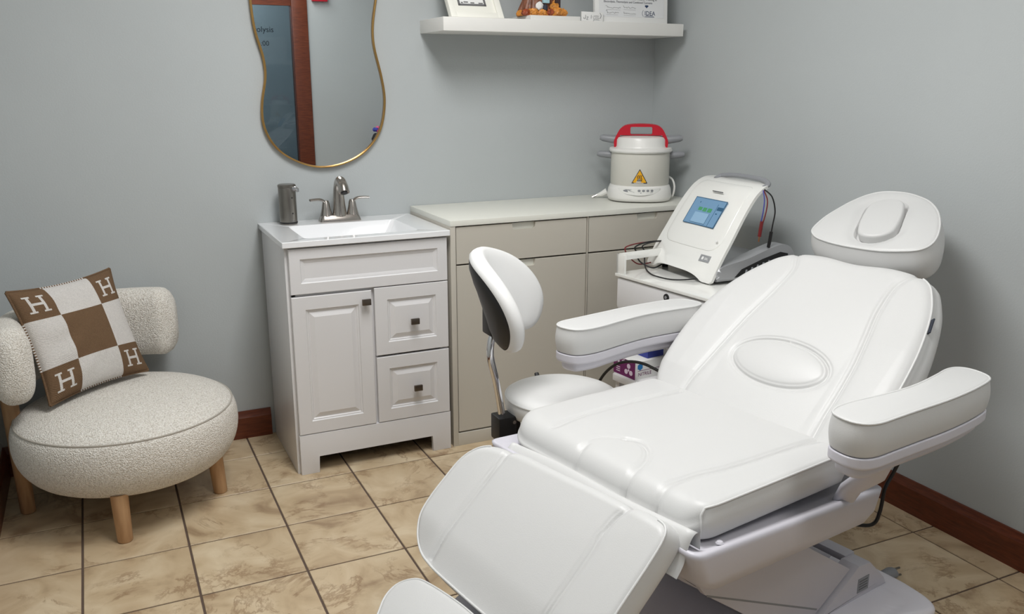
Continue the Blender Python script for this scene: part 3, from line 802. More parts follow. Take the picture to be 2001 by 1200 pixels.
# front faces -y locally rotated back to the viewer
FR = Matrix.Rotation(math.radians(0), 4, 'Z')
def patch(name, pts, R, m, parent):
    bm = bmesh.new(); bm.faces.new([bm.verts.new(p) for p in cyl_patch(pts, R)])
    bmesh.ops.triangulate(bm, faces=bm.faces)
    return obj(name, bm, m, parent, mx=FR)
def tri(cx, cz, s, n=10):
    c = [(cx - s * .56, cz), (cx + s * .56, cz), (cx, cz + s)]
    return resample(c, 3 * n)
wl = patch('warning_label', tri(0, .0835, .062), .1281, M['ink'], po)
patch('label_field', tri(0, .0872, .0525), .1286, M['yellow'], wl)
bm = bmesh.new()
for k in (-1, 0, 1):
    tube(bm, cyl_patch([(k * .0075 + .0022 * math.sin(t * 1.6), .098 + .0042 * t) for t in range(6)], .1287), .0014, 5)
box(bm, -.011, .011, -.1295, -.1285, .0945, .0965)
obj('heat_symbol', bm, M['ink'], wl, mx=FR)
# control panel on the base
bm = bmesh.new()
up = [(x, .064) for x in np.linspace(-.098, .098, 24)]; lo = [(x, .064 - .030 * math.sqrt(max(0, 1 - (x / .098) ** 2))) for x in np.linspace(.098, -.098, 24)][1:-1]
pn = patch('control_panel', up + lo, .1455, M['gloss'], po)
for k in range(4):
    patch('button', [(.0 + k * .0185 + .0065 * math.cos(a), .0545 + .005 * math.sin(a)) for a in np.linspace(0, 2 * PI, 12, endpoint=False)], .1462, M['grey'], pn)
patch('panel_print', [(.005, .0465), (.052, .0475), (.062, .0465), (.050, .0445), (.005, .0435)], .1462, M['grey'], pn)
patch('panel_print', [(-.072, .054), (-.058, .059), (-.030, .058), (-.044, .054), (-.040, .051), (-.018, .047), (-.055, .0475), (-.068, .050)], .1462, M['grey'], pn)
# cords: plug dangling at left, loop at right
obj('mains_plug', mktube([(-.142, .02, .030), (-.165, .02, .018), (-.19, .02, .010)], [.016, .012, .006], 10), M['potw'], po)
obj('prong', mktube([(-.186, .014, .014), (-.208, .010, .004)], .0028, 6), M['nickel'], po); obj('prong', mktube([(-.184, .026, .010), (-.205, .024, .003)], .0028, 6), M['nickel'], po)
obj('power_cord', mktube(catmull([(.12, .04, .10), (.142, .03, .088), (.153, .02, .06), (.150, .02, .025), (.138, .03, .006), (.10, .07, .005), (.02, .13, .005)], 6), .0045, 8), M['potw'], po)

# ================================================================== TROLLEY (local x: depth, y: towards back wall)
TR = math.radians(7.4); TO = (-.653, -.753, 0)
tr = thing('trolley', 'white beauty trolley with a drawer beside the treatment chair', 'trolley', TO, TR)
TW, TDp = .62, .46
obj('top_board', mkbox(0, TDp, -TW, 0, .7085, .72, bev=.0015), M['gloss'], tr)
dw = obj('drawer', mkbox(.004, TDp - .01, -TW + .006, -.006, .585, .7055, bev=.012), M['vanity'], tr)
lk = Matrix.Translation((.0035, -.282, .682)) @ Matrix.Rotation(-PI / 2, 4, 'Y')
k = obj('lock', mklathe([(0, .004), (.007, .004), (.0125, .0035), (.0135, 0), (0, -.001)], 28), M['black'], dw, mx=lk)
obj('lock_core', mklathe([(0, .0058), (.005, .0055), (.006, .003), (0, .003)], 20), M['grey'], k, mx=lk)
for x in (.012, TDp - .034):
    for y in (-TW + .008, -.030):
        obj('post', mkbox(x, x + .020, y, y + .022, .045, .588, bev=.002), M['vanity'], tr)
for z in (.325, .10):
    s = obj('shelf', mkbox(.004, TDp - .004, -TW + .004, -.004, z - .012, z, bev=.002), M['vanity'], tr)
    bm = bmesh.new()
    for q in ((.002, .010, -TW + .002, -.002), (TDp - .010, TDp - .002, -TW + .002, -.002), (.010, TDp - .01, -TW + .002, -TW + .010), (.010, TDp - .01, -.010, -.002)):
        box(bm, *q, z - .030, z - .004, bev=.0015)
    obj('shelf_rim', bm, M['vanity'], s)
for x in (.03, TDp - .03):
    for y in (-TW + .03, -.03):
        obj('caster', mktube([(x, y - .009, .0225), (x, y + .009, .0225)], .0222, 20), M['rubber'], tr); obj('caster_fork', mkbox(x - .012, x + .012, y - .014, y + .014, .03, .048, bev=.003), M['grey'], tr)
# guard rail on the far edge
bm = bmesh.new()
for q in ((.004, .030, .72, .794), (.030, TDp - .03, .766, .794), (TDp - .03, TDp - .004, .72, .794)):
    box(bm, q[0], q[1], -.014, -.002, q[2], q[3], bev=.0015)
box(bm, .004, .012, -.05, -.002, .72, .794, bev=.0015)
obj('guard_rail', bm, M['gloss'], tr)

# glove box on the trolley's middle shelf
def carton(name, label, cat, loc, rz, sx, sy, sz, mats, group=None):
    t = thing(name, label, cat, loc, rz, group)
    return t
gb = thing('glove_box', 'purple and white disposable glove box on the middle trolley shelf', 'box', (TO[0] - .002, TO[1] + .004, .325), TR)
gw, gd, gh = .128, .24, .070
obj('carton', mkbox(.012, .012 + gd, -gw, 0, 0, gh, bev=.0012), M['paper'], gb)
obj('side_print', mkbox(.0112, .012, -gw + .001, -.001, .001, gh - .001), M['purple'], gb)
bm = bmesh.new()
def flower(bm, y, z, r):
    for k in range(3):
        a = PI / 2 + k * 2 * PI / 3
        prism(bm, [(y + r * math.cos(a) + r * .62 * math.cos(b), z + r * math.sin(a) + r * .62 * math.sin(b)) for b in np.linspace(0, 2 * PI, 10, endpoint=False)], 'x', .0106, .0112)
    prism(bm, [(y + r * .3 * math.cos(b), z + r * .3 * math.sin(b)) for b in np.linspace(0, 2 * PI, 8, endpoint=False)], 'x', .0104, .0112)
flower(bm, -.090, .030, .016); flower(bm, -.022, .056, .010); flower(bm, -.062, .062, .008)
for z in (.012, .020, .028): box(bm, .0106, .0112, -.040, -.018, z, z + .003)
obj('print_motif', bm, M['lilac'], gb)
bm = bmesh.new(); prism(bm, [(.035 + .014 * math.cos(PI / 6 + k * PI / 3), .050 + .014 * math.sin(PI / 6 + k * PI / 3)) for k in range(6)], 'y', -gw - .0006, -gw)
bg = obj('badge', bm, M['cyan'], gb)
textmesh('print', 'NITRILE', .019, M['purple'], gb, Matrix.Translation((.026, -gw - .0005, .014)) @ RX, .0002)
obj('print_line', mkbox(.024, .14, -gw - .0005, -gw, .0335, .035), M['purple'], gb)
b2 = thing('blue_packet', 'flat blue and white packet lying on top of the glove box', 'packet', (TO[0] - .002, TO[1] + .004, .3953), TR)
obj('packet', mkbox(.085, .235, -.112, -.012, 0, .028, bev=.002), M['paper'], b2)
obj('blue_sleeve', mkbox(.0842, .165, -.1128, -.0112, -.0002, .0288, bev=.002), M['bluecard'], b2)

# ================================================================== CONSOLE
mc = thing('electrolysis_console', 'white and silver treatment console with a touch screen on the trolley', 'console', (TO[0], TO[1], .72), TR)
MR = Matrix.Translation((.19, -.152, 0)) @ Matrix.Rotation(math.radians(-8.5), 4, 'Z') @ Matrix.Translation((-.19, .152, 0))
mcr = thing('tmp', '', '', (0, 0, 0)); bpy.data.objects.remove(mcr)
Y0, Y1 = -.355, .046
prof = catmull([(.158, .006), (.170, .032), (.206, .095), (.242, .150), (.298, .236), (.342, .292), (.374, .320), (.410, .337), (.452, .342)], 6)
prof = resample(prof, 56, closed=False)
yc = (Y0 + Y1) / 2
NY = 36
Lp = np.concatenate([[0], np.cumsum(np.linalg.norm(np.diff(prof, axis=0), axis=1))]); Lt = Lp[-1]
def shell_pt(s, l, off=0.0):
    x = float(np.interp(l, Lp, prof[:, 0])); z = float(np.interp(l, Lp, prof[:, 1]))
    a = max(l - .02, 0); b = min(l + .02, Lt)
    t = np.array([np.interp(b, Lp, prof[:, 0]) - np.interp(a, Lp, prof[:, 0]), np.interp(b, Lp, prof[:, 1]) - np.interp(a, Lp, prof[:, 1])]); t /= np.linalg.norm(t)
    hw = .206 - .026 * (l / Lt) ** 2
    for rc, d in ((.055, Lt - l), (.014, l)):
        if d < rc: hw -= rc - math.sqrt(max(0, rc * rc - (rc - d) ** 2))
    lift = .026 * max(0.0, 1 - (abs(s) / .80) ** 4) * max(0, 1 - l / .06)
    return (x + .012 * s * s - t[1] * off, yc + hw * s + .012 * l / Lt, z + t[0] * off + lift)
bm = bmesh.new(); grid = []
for off in (0.0, -.011):
    grid.append([[bm.verts.new(shell_pt(-1 + 2 * j / NY, l, off)) for j in range(NY + 1)] for l in Lp])
n_ = len(prof) - 1
for a in grid:
    for i in range(n_):
        for j in range(NY): bm.faces.new((a[i][j], a[i][j + 1], a[i + 1][j + 1], a[i + 1][j]))
for i in range(n_):
    for j in (0, NY): bm.faces.new((grid[0][i][j], grid[0][i + 1][j], grid[1][i + 1][j], grid[1][i][j]))
for j in range(NY):
    for i in (0, n_): bm.faces.new((grid[0][i][j], grid[0][i][j + 1], grid[1][i][j + 1], grid[1][i][j]))
obj('front_shell', bm, M['gloss'], mc, mx=MR, sharp=50)
# raised glossy field around the screen, following the shell
rr_ = rrect(-.80, .80, .105, .395, .045, 6)
rr_ = [(max(-.80, min(.80, (p[0]))), p[1]) for p in rrect(-.16, .16, .115, .40, [.05, .03, .03, .05], 7)]
rows = []
rr_ = resample(rr_, 160)
for k, off in ((1.0, -.001), (1.0, .0006), (.985, .0014), (.9, .0014), (.8, .0014), (.7, .0014), (.55, .0014), (.4, .0014), (.25, .0014), (.1, .0014)):
    rows.append(np.array([shell_pt(p[0] * k / .195, .2575 + (p[1] - .2575) * k, off) for p in rr_]))
rows_mesh('inset_field', rows, M['gloss'], mc, mx=MR, cap0=False)
# a frame on the sloping face: u along y (to the viewer's right = -y), v up the slope
def face_mx(z):
    i = int(np.argmin(abs(prof[:, 1] - z))); t = prof[i + 1] - prof[i - 1]; t /= np.linalg.norm(t)
    v = Vector((t[0], 0, t[1])); u = Vector((0, -1, 0)); n = u.cross(v)
    o = prof[i]
    return MR @ Matrix(((u.x, v.x, n.x, o[0]), (u.y, v.y, n.y, yc), (u.z, v.z, n.z, o[1]), (0, 0, 0, 1)))
FM = face_mx(.215)
sc = obj('screen', mkbox(-.097, .085, -.042, .064, -.003, .0036), M['screen'], mc, mx=FM)
bm = bmesh.new(); 
for q in ((-.0995, -.097, -.0445, .0665), (.085, .0875, -.0445, .0665), (-.0995, .0875, -.0445, -.042), (-.0995, .0875, .064, .0665)): box(bm, *q, .002, .0042)
obj('bezel', bm, M['screen_dk'], sc, mx=FM)
def sp(name, m, *qs):
    bm = bmesh.new()
    for q in qs: box(bm, *q, .0036, .0039)
    obj(name, bm, m, sc, mx=FM)
sp('screen_button', M['screen_gn'], (-.052, -.030, .014, .028), (-.024, -.002, .012, .028), (.004, .028, .012, .028)); sp('screen_field', M['screen_dk'], (.052, .084, .026, .040), (-.062, -.058, .044, .050), (.056, .066, .010, .014))
sp('screen_box', M['screen_lt'], (-.060, .025, -.036, .006)); sp('screen_line', M['screen_dk'], (-.062, .027, -.038, -.036), (.025, .027, -.038, .006), (.046, .048, -.042, .05))
obj('name_strip', mkbox(-.030, .030, .098, .1012, .0, .0046, bev=.0004), M['greyink'], mc, mx=FM)
obj('indicator', mklathe([(0, .004), (.004, .0035), (.0042, 0), (0, 0)], 14), M['paper'], mc, mx=FM @ Matrix.Translation((.145, -.088, .001)))
def shell_mx(sx, l):
    o = Vector(shell_pt(sx, l)); v = (Vector(shell_pt(sx, l + .02)) - Vector(shell_pt(sx, l - .02))).normalized()
    u = (Vector(shell_pt(sx - .1, l)) - Vector(shell_pt(sx + .1, l))).normalized(); n = u.cross(v).normalized(); v = n.cross(u)
    return MR @ Matrix(((u.x, v.x, n.x, o.x), (u.y, v.y, n.y, o.y), (u.z, v.z, n.z, o.z), (0, 0, 0, 1)))
FB = shell_mx(-.62, .085)
bd = obj('badge', mkbox(-.027, .027, -.013, .013, -.003, .0022, bev=.0008), M['silver'], mc, mx=FB)
bm = bmesh.new(); prism(bm, rrect(-.016, -.006, -.006, .006, .004, 3), 'z', .0022, .0027); box(bm, 0, .018, -.004, -.002, .0022, .0027); box(bm, 0, .014, .001, .003, .0022, .0027)
obj('badge_print', bm, M['paper'], bd, mx=FB)
# base: low body plus silver side pods with vents
obj('base', mkprism(rrect(.225, .500, Y0 + .03, Y1 - .03, .03), 'z', .010, .070, bev=.006), M['silver'], mc, mx=MR)
for s, ya, yb in ((-1, Y0 - .010, Y0 + .048), (1, Y1 - .048, Y1 + .008)):
    sidep = catmull([(.198, .010), (.192, .034), (.206, .058), (.240, .070), (.320, .085), (.410, .112), (.470, .126), (.510, .118), (.535, .085), (.535, .040), (.520, .012)], 5)
    pod = obj('side_pod', mkprism([tuple(p) for p in sidep], 'y', ya, yb, bev=.014, seg=4), M['silver'], mc, mx=MR, sharp=40)
    yy = ya - .0006 if s < 0 else yb - .0014
    ve = obj('vent_panel', mkprism([(.270, .022), (.300, .050), (.390, .080), (.470, .100), (.505, .092), (.512, .030)], 'y', yy, yy + .002), M['black'], pod, mx=MR)
    bm = bmesh.new()
    for q in ((.330, .040), (.352, .048), (.374, .056), (.396, .063), (.418, .070)):
        prism(bm, [(q[0], q[1] - .018), (q[0] + .006, q[1] - .018), (q[0] + .012, q[1] + .012), (q[0] + .006, q[1] + .012)], 'y', yy - .001, yy + .001)
    obj('vent_slot', bm, M['grey'], ve, mx=MR)
for x in (.22, .48):
    for y in (Y0 + .05, Y1 - .05):
        obj('foot', mklathe([(0, 0), (.012, 0), (.013, .011), (0, .011)], 16, (x, y, 0)), M['rubber'], mc, mx=MR)
obj('inner_light_strip', mktube([(.225, Y0 + .030, .075), (.262, Y0 + .020, .13)], .0035, 8), M['bluewire'], mc, mx=MR)
# handle bar behind the top of the shell
obj('top_handle', mktube(catmull([(.415, yc + .120, .334), (.440, yc + .115, .346), (.449, yc + .05, .353), (.449, yc - .05, .354), (.445, yc - .120, .351), (.435, yc - .160, .340), (.415, yc - .158, .328)], 6), [.010] * 37, 12, flat=.8), M['grey'], mc, mx=MR, sharp=60)
# leads hanging at the near side
def lead(name, pts, r, m, parent=mc):
    return obj(name, mktube(catmull(pts, 6), r, 8), m, parent, mx=MR)
ny = Y0 + .004
lead('lead_wire', [(.400, ny + .02, .322), (.396, ny + .005, .29), (.390, ny, .25), (.382, ny, .205)], .0022, M['bluewire'])
lead('lead_wire', [(.403, ny + .02, .322), (.405, ny, .29), (.400, ny - .004, .25), (.388, ny - .004, .205)], .0022, M['redwire'])
pg = lead('lead_clip', [(.386, ny - .002, .215), (.382, ny - .002, .185), (.379, ny - .002, .16)], .0065, M['redwire']); lead('clip_tip', [(.379, ny - .002, .16), (.377, ny - .002, .142)], .0026, M['copper'], pg)
lead('lead_wire', [(.405, ny + .02, .325), (.425, ny, .30), (.438, ny - .006, .25), (.432, ny - .006, .20), (.428, ny - .004, .16)], .0025, M['rubber'])
lead('jack_plug', [(.430, ny - .004, .175), (.427, ny - .002, .14), (.425, ny, .118)], .006, M['rubber'])
# cables at its front-left foot, lying on the trolley top
def cable(pts, r, m, name, nm=None): return lead(name, pts, r, m)
cable([(.235, .030, .022), (.17, .02, .014), (.10, .00, .018), (.052, -.012, .050), (.030, -.016, .078), (.045, -.006, .092), (.14, .02, .096), (.30, .03, .09)], .0026, M['redwire'], 'lead_cable')
cable([(.240, .010, .022), (.18, -.03, .012), (.13, -.05, .010), (.10, -.01, .03), (.088, -.004, .065), (.08, -.008, .088), (.16, .018, .097), (.30, .03, .09)], .0030, M['rubber'], 'lead_cable')
cable([(.235, -.30, .024), (.16, -.285, .012), (.10, -.24, .005), (.075, -.17, .005), (.085, -.10, .005), (.105, -.04, .018), (.122, -.006, .066), (.115, -.006, .09), (.2, .02, .096), (.30, .03, .09)], .0027, M['rubber'], 'lead_cable')
for k in range(3):
    lead('lead_connector', [(.232, .02 - k * .022, .020), (.200, .012 - k * .022, .018)], .005, (M['redwire'], M['redwire'], M['rubber'])[k])

# ================================================================== STOOL
STX, STY = -1.134, -1.220
so = thing('saddle_stool', 'white round stool with a curved backrest on a chrome post', 'stool', (STX, STY, 0))
obj('seat', mklathe([(0, .414), (.160, .414), (.172, .418), (.1765, .430), (.1775, .448), (.1755, .464), (.169, .474), (.155, .480), (.12, .4815), (0, .4815)], 72), M['vinyl_stool'], so, sharp=70)
obj('piping', mktube([(.1745 * math.cos(a), .1745 * math.sin(a), .467) for a in np.linspace(0, 2 * PI, 64, endpoint=False)], .003, 6, closed=True), M['stitch'], so)
obj('seat_plate', mklathe([(0, .395), (.11, .395), (.14, .405), (.15, .414), (0, .414)], 40), M['black'], so)
obj('gas_lift', mklathe([(0, .07), (.028, .07), (.028, .26), (.018, .262), (.018, .395), (0, .395)], 24), M['chrome'], so)
obj('lift_bellows', mktube([(-.155, .015, .405), (-.150, .013, .36), (-.135, .01, .315), (-.12, .008, .28)], [.016, .019, .017, .012], 12), M['rubber'], so)
hub = obj('hub', mklathe([(0, .055), (.04, .055), (.042, .09), (.034, .098), (0, .098)], 24), M['chrome'], so)
for k in range(5):
    a = k * 2 * PI / 5 + .3
    c, s = math.cos(a), math.sin(a)
    leg = obj('leg', mktube([(.03 * c, .03 * s, .078), (.14 * c, .14 * s, .066), (.235 * c, .235 * s, .056)], [.017, .014, .012], 10, flat=.7), M['chrome'], so)
    w_ = obj('caster', mktube([(.235 * c - .018 * s, .235 * s + .018 * c, .0252), (.235 * c + .018 * s, .235 * s - .018 * c, .0252)], .025, 18), M['black'], leg)
BXo = -.205
blk = obj('post_bracket', mkbox(BXo - .024, BXo + .036, -.034, .030, .352, .432, bev=.006), M['black'], so)
obj('bolt', mktube([(BXo + .026, -.037, .415), (BXo + .026, -.033, .415)], .006, 10), M['nickel'], blk); obj('bolt', mktube([(BXo + .028, -.037, .368), (BXo + .028, -.033, .368)], .006, 10), M['nickel'], blk)
obj('seat_lever', mktube([(.04, .13, .405), (.035, .19, .425), (.032, .220, .440), (.036, .240, .455)], [.006, .007, .010, .008], 8), M['black'], so)
bp = catmull([(BXo + .014, -.005, .27), (BXo + .006, -.005, .36), (BXo - .006, -.004, .46), (BXo - .022, -.002, .55), (BXo - .036, 0, .615), (BXo - .034, .004, .66), (BXo - .018, .012, .70), (BXo - .012, .016, .73)], 6)
obj('back_post', mktube(bp, .0115, 14), M['chrome'], so, sharp=60)
# backrest: curved bean-shaped pad. local frame: a across, b up, facing direction f
def bean_pad():
    F_ = math.radians(-36); f = np.array([math.cos(F_), math.sin(F_), 0]); r_ = np.array([-math.sin(F_), math.cos(F_), 0]); u = np.array([0, 0, 1.0])
    base = np.array([BXo - .030, .010, .800])
    outl = catmull([(-.200, -.045), (-.155, -.118), (-.075, -.125), (0, -.118), (.075, -.125), (.155, -.118), (.200, -.045), (.190, .045), (.130, .110), (0, .140), (-.130, .110), (-.190, .045)], 8, True)
    O = smooth_loop(resample(outl, 120), 2)
    def place(a, b, d):
        bend = 2.5 * a * a - .5 * b * b
        lean = -.34 * b
        # normal offset
        nrm = np.array([1.0, -5.0 * a, .34 + 1.0 * b]); nrm /= np.linalg.norm(nrm)
        p = np.array([bend + lean, a, b]) + d * nrm
        return base + f * p[0] + r_ * p[1] + u * p[2]
    def shell(scale, layers):
        rows = []
        for s, d in layers:
            rows.append(np.array([place(q[0] * s * scale, (q[1]) * s * scale, d) for q in O]))
        return rows
    front = shell(1.0, [(.93, -.008), (.975, -.004), (1.0, .006), (1.005, .016), (.995, .026), (.965, .034), (.90, .038), (.75, .038), (.55, .036), (.3, .035), (.08, .035)])
    back = shell(1.0, [(.08, -.024), (.3, -.024), (.55, -.023), (.78, -.019), (.90, -.011), (.945, -.003), (.93, .006)])
    return front, back
fr_, bk_ = bean_pad()
br = rows_mesh('backrest', fr_, M['vinyl_stool'], so, cap0=False)
rows_mesh('back_shell', bk_, M['black'], br, cap1=False)['label'] = 'black shell behind the backrest'
obj('back_plate', mkbox(BXo - .046, BXo - .030, -.022, .040, .690, .770, bev=.006), M['black'], so)

# ================================================================== TREATMENT CHAIR (bed frame: x to the head, y to the back wall, z up)
BT = math.radians(10.4); BO = (-1.405, -1.873, 0.0)
bed = thing('treatment_chair', 'large white electric treatment chair in the middle of the room', 'treatment chair', BO, BT)
V = M['vinyl']
# --- seat
so_ = [(.03, -.318), (.26, -.326), (.50, -.322), (.53, -.300), (.535, 0), (.53, .310), (.50, .335), (.26, .349), (.05, .336)]
fl = rrect(0, .53, -.328, .346, [.03, .03, .085, .062], 12)
so_ = np.array(fl); so_[:, 1] += np.where(so_[:, 1] > 0, 1, -.0) * (.008 * np.sin(np.clip(so_[:, 0] / .53, 0, 1) * PI))
so_ = smooth_loop(resample(so_, 520), 6)
def rt_seat(n): return .014 + .040 * np.clip(-n[:, 0], 0, 1) ** 2 + .012 * np.clip(n[:, 1], 0, 1) ** 2
ex = lambda pts: [tuple(p) for p in catmull(pts, 6)]
g_seat = groove(.0068, ex([(.50, .200), (.433, .203), (.337, .213), (.223, .216), (.114, .212), (.05, .204)]),
                ex([(.53, -.245), (.447, -.238), (.239, -.227), (.139, -.212), (.060, -.203), (.015, -.206), (-.03, -.208)]),
                ex([(-.02, .066), (.018, .068), (.04, .074)]), ex([(.135, .030), (.147, -.005), (.132, -.045), (.092, -.082), (.05, -.100), (.012, -.108), (-.02, -.110)]))
g_faint = groove(.0018, ex([(.04, .074), (.07, .084), (.105, .070), (.135, .03)]))
seat, P_, N_, R_ = pad('seat_cushion', so_, .082, rt_seat, .012, V, bed, Matrix.Translation((0, 0, .568)), crown=.006, rings=120, hf=lambda x, y: g_seat(x, y) + g_faint(x, y) + .006 * np.clip(1 - (np.abs(y - .01) / .22) ** 2, 0, 1) * 0, bulge=.006)
def welt(name, P_, N_, R_, sel, parent, mx, z=None, r=.0032, off=.001, closed=False):
    pts = [(P_[i][0] + off * N_[i][0], P_[i][1] + off * N_[i][1], (-R_[i] if z is None else z)) for i in sel]
    return obj(name, mktube(pts, r, 6, closed=closed), M['stitch'], parent, mx=mx, sharp=70)
MZ = Matrix.Translation((0, 0, .568))
sel = [i for i in range(len(P_)) if P_[i][1] < -.30 and .008 < P_[i][0] < .52]
sel.sort(key=lambda i: P_[i][0])
sel = [i for i in sel if P_[i][0] > .030]
SR = PADROWS[seat.name]; ic = min(range(len(P_)), key=lambda i: (P_[i][0] - .022) ** 2 + (P_[i][1] + .322) ** 2)
pad_welt(seat, sel, MZ, j=3, extra=[SR[r_][ic] + np.array([-.0008, -.0008, 0]) for r_ in range(3, 11)])
# --- back rest (plane 40 deg)
MB = plane_mx(40, .527, .569)
bo_ = catmull([(-.03, .295), (0, .328), (.067, .346), (.178, .357), (.274, .352), (.365, .332), (.451, .296), (.516, .250), (.545, .215), (.562, .17), (.570, .09), (.562, -.015), (.570, -.12), (.562, -.20), (.545, -.240), (.516, -.268), (.451, -.300), (.365, -.322), (.274, -.336), (.178, -.344), (.067, -.346), (0, -.342), (-.03, -.315), (-.045, -.2), (-.045, .18)], 10, True)
bo_ = smooth_loop(resample(bo_, 560), 5)[::1]
def ccw(P):
    P = np.array(P); a = np.sum(P[:, 0] * np.roll(P[:, 1], -1) - np.roll(P[:, 0], -1) * P[:, 1])
    return P if a > 0 else P[::-1]
bo_ = ccw(bo_)
g_back = groove(.0060, ex([(.60, .19), (.545, .172), (.500, .152), (.467, .148), (.391, .158), (.283, .178), (.168, .192), (.076, .202), (.015, .208), (-.05, .206)]),
                ex([(.60, -.225), (.555, -.203), (.520, -.182), (.487, -.172), (.403, -.175), (.309, -.193), (.219, -.209), (.125, -.217), (.057, -.220), (-.05, -.226)]))
el = [(.166 + .073 * math.sin(a), -.010 + .150 * math.cos(a)) for a in np.linspace(0, 2 * PI, 73)]
g_el = groove(.0055, el)
def hf_back(x, y):
    d = ((x - .166) / .073) ** 2 + ((y + .010) / .150) ** 2
    side = .012 * np.clip((np.abs(y + .012) - .17) / .12, 0, 1) * np.clip((.5 - x) / .2, 0, 1)
    return g_back(x, y) + g_el(x, y) + np.where(d < 1, .010 * (1 - d) ** .7, 0) + side * np.clip((x + .02) / .08, 0, 1)
def rt_back(n): return .026 + .012 * np.clip(n[:, 0], 0, 1) ** 2
back, P_, N_, R_ = pad('backrest', bo_, .095, rt_back, .02, V, bed, MB, crown=.006, rings=125, hf=hf_back, bulge=.008)
sel = [i for i in range(len(P_)) if P_[i][1] < -.20 and 0.03 < P_[i][0] < .555]; sel.sort(key=lambda i: P_[i][0])
pad_welt(back, sel, MB, j=3)
k = min(range(len(P_)), key=lambda i: (P_[i][0] - .400) ** 2 + (P_[i][1] + .31) ** 2)
obj('side_tag', mkbox(-.023, .023, -.002, .002, -.011, .009, bev=.0006), M['ink'], back, mx=MB @ Matrix.Translation((P_[k][0], P_[k][1] - .004, -.008)) @ Matrix.Rotation(math.atan2(P_[k + 3][1] - P_[k - 3][1], P_[k + 3][0] - P_[k - 3][0]), 4, 'Z') @ Matrix.Rotation(math.radians(50), 4, 'X'))
obj('back_board', mkprism(rrect(0, .50, -.27, .26, .05), 'z', -.115, -.094, bev=.004), M['plastic'], bed, mx=MB)
# --- head rest (plane 22 deg)
MH = plane_mx(22, 1.09, 1.0)
ho = [(-.068, .185), (-.088, .157), (-.100, .116), (-.107, .068), (-.109, .010), (-.104, -.067), (-.084, -.132), (-.069, -.160), (-.042, -.175), (-.003, -.173), (.044, -.157), (.094, -.132), (.145, -.098), (.185, -.060), (.213, -.020), (.235, .040), (.238, .088), (.228, .134), (.209, .158), (.187, .174), (.147, .190), (.109, .199), (.065, .206), (.030, .209), (-.017, .206), (-.049, .199)]
ho = ccw(smooth_loop(resample(catmull(ho, 8, True), 300), 4))
ax = math.atan2(.085, .215); pc = (.058, .030)
def stadium(x, y, L=.080, R=.061):
    c, s = math.cos(ax), math.sin(ax); u = (x - pc[0]) * c + (y - pc[1]) * s; v = -(x - pc[0]) * s + (y - pc[1]) * c
    return np.hypot(np.clip(np.abs(u) - L + .01, 0, 9), v) - R
def hf_head(x, y):
    d = stadium(x, y)
    return -.012 * np.exp(-(np.clip(d, 0, 9) / .022) ** 2) - np.where(d < .002, .016, 0) 
head, P_, N_, R_ = pad('headrest', ho, .105, .014, .016, V, bed, MH, crown=.012, rings=90, hf=hf_head, bulge=.006)
pad_welt(head, range(0, len(P_), 2), MH, j=3, closed=True)
po_ = []
for t in np.linspace(0, 2 * PI, 120, endpoint=False):
    u = .058 * math.copysign(1, math.cos(t)) * (1 if abs(math.cos(t)) > .5 else abs(math.cos(t)) / .5) + .060 * math.cos(t); v = .0575 * math.sin(t)
    po_.append((pc[0] + u * math.cos(ax) - v * math.sin(ax), pc[1] + u * math.sin(ax) + v * math.cos(ax)))
po_ = ccw(smooth_loop(resample(po_, 120), 6))
pad('face_plug', po_, .03, .008, .004, V, head, MH @ Matrix.Translation((0, 0, .010)), crown=.003, rings=16)
for y in (-.05, .05):
    obj('headrest_rod', mktube([(.45, y, -.105), (.70, y, -.115)], .010, 12), M['chrome'], bed, mx=MB)
# --- leg rest (plane 42 deg)
ML = plane_mx(42, -.06, .55)
lo_ = [(-.020, .18), (-.036, .255), (-.050, .300), (-.075, .332), (-.115, .352), (-.18, .356), (-.24, .355), (-.290, .343), (-.335, .312), (-.363, .265), (-.374, .20), (-.377, .10), (-.378, 0), (-.377, -.12), (-.372, -.215), (-.352, -.278), (-.315, -.312), (-.26, -.320), (-.18, -.319), (-.09, -.318), (-.034, -.314), (-.012, -.304), (-.003, -.27), (-.006, -.10), (-.014, .05)]
lo_ = ccw(smooth_loop(resample(catmull(lo_, 10, True), 460), 5))
g_leg = groove(.0068, ex([(.02, .224), (-.05, .222), (-.09, .221), (-.168, .221), (-.252, .222), (-.352, .219)]), ex([(.02, -.197), (-.019, -.192), (-.046, -.182), (-.092, -.178), (-.166, -.181), (-.356, -.180)]))
def rt_leg(n): return .010 + .012 * np.clip(n[:, 0], 0, 1) ** 2 + .010 * np.clip(n[:, 1], 0, 1) ** 2
def sst(t):
    t = np.clip(t, 0, 1); return t * t * (3 - 2 * t)
def hf_leg(x, y):
    return g_leg(x, y) + .006 * sst((np.abs(y - .02) - .19) / .07) * sst((x + .36) / .10) - .009 * sst((-.27 - x) / .10)
legr, P_, N_, R_ = pad('leg_rest', lo_, .072, rt_leg, .01, V, bed, ML, crown=.004, rings=90, hf=hf_leg, bulge=.004)
sel = [i for i in range(len(P_))]
i0 = max(range(len(P_)), key=lambda i: P_[i][0] - 9 * (abs(P_[i][1] - .02) > .1))
sel = [(i0 + k) % len(P_) for k in range(len(P_))]
sel = [i for i in sel if P_[i][0] < -.045 or P_[i][1] < -.27]
pad_welt(legr, sel[::2], ML, j=3)
obj('leg_board', mkprism(rrect(-.34, -.03, -.26, .29, .04), 'z', -.090, -.070, bev=.004), M['plastic'], bed, mx=ML)
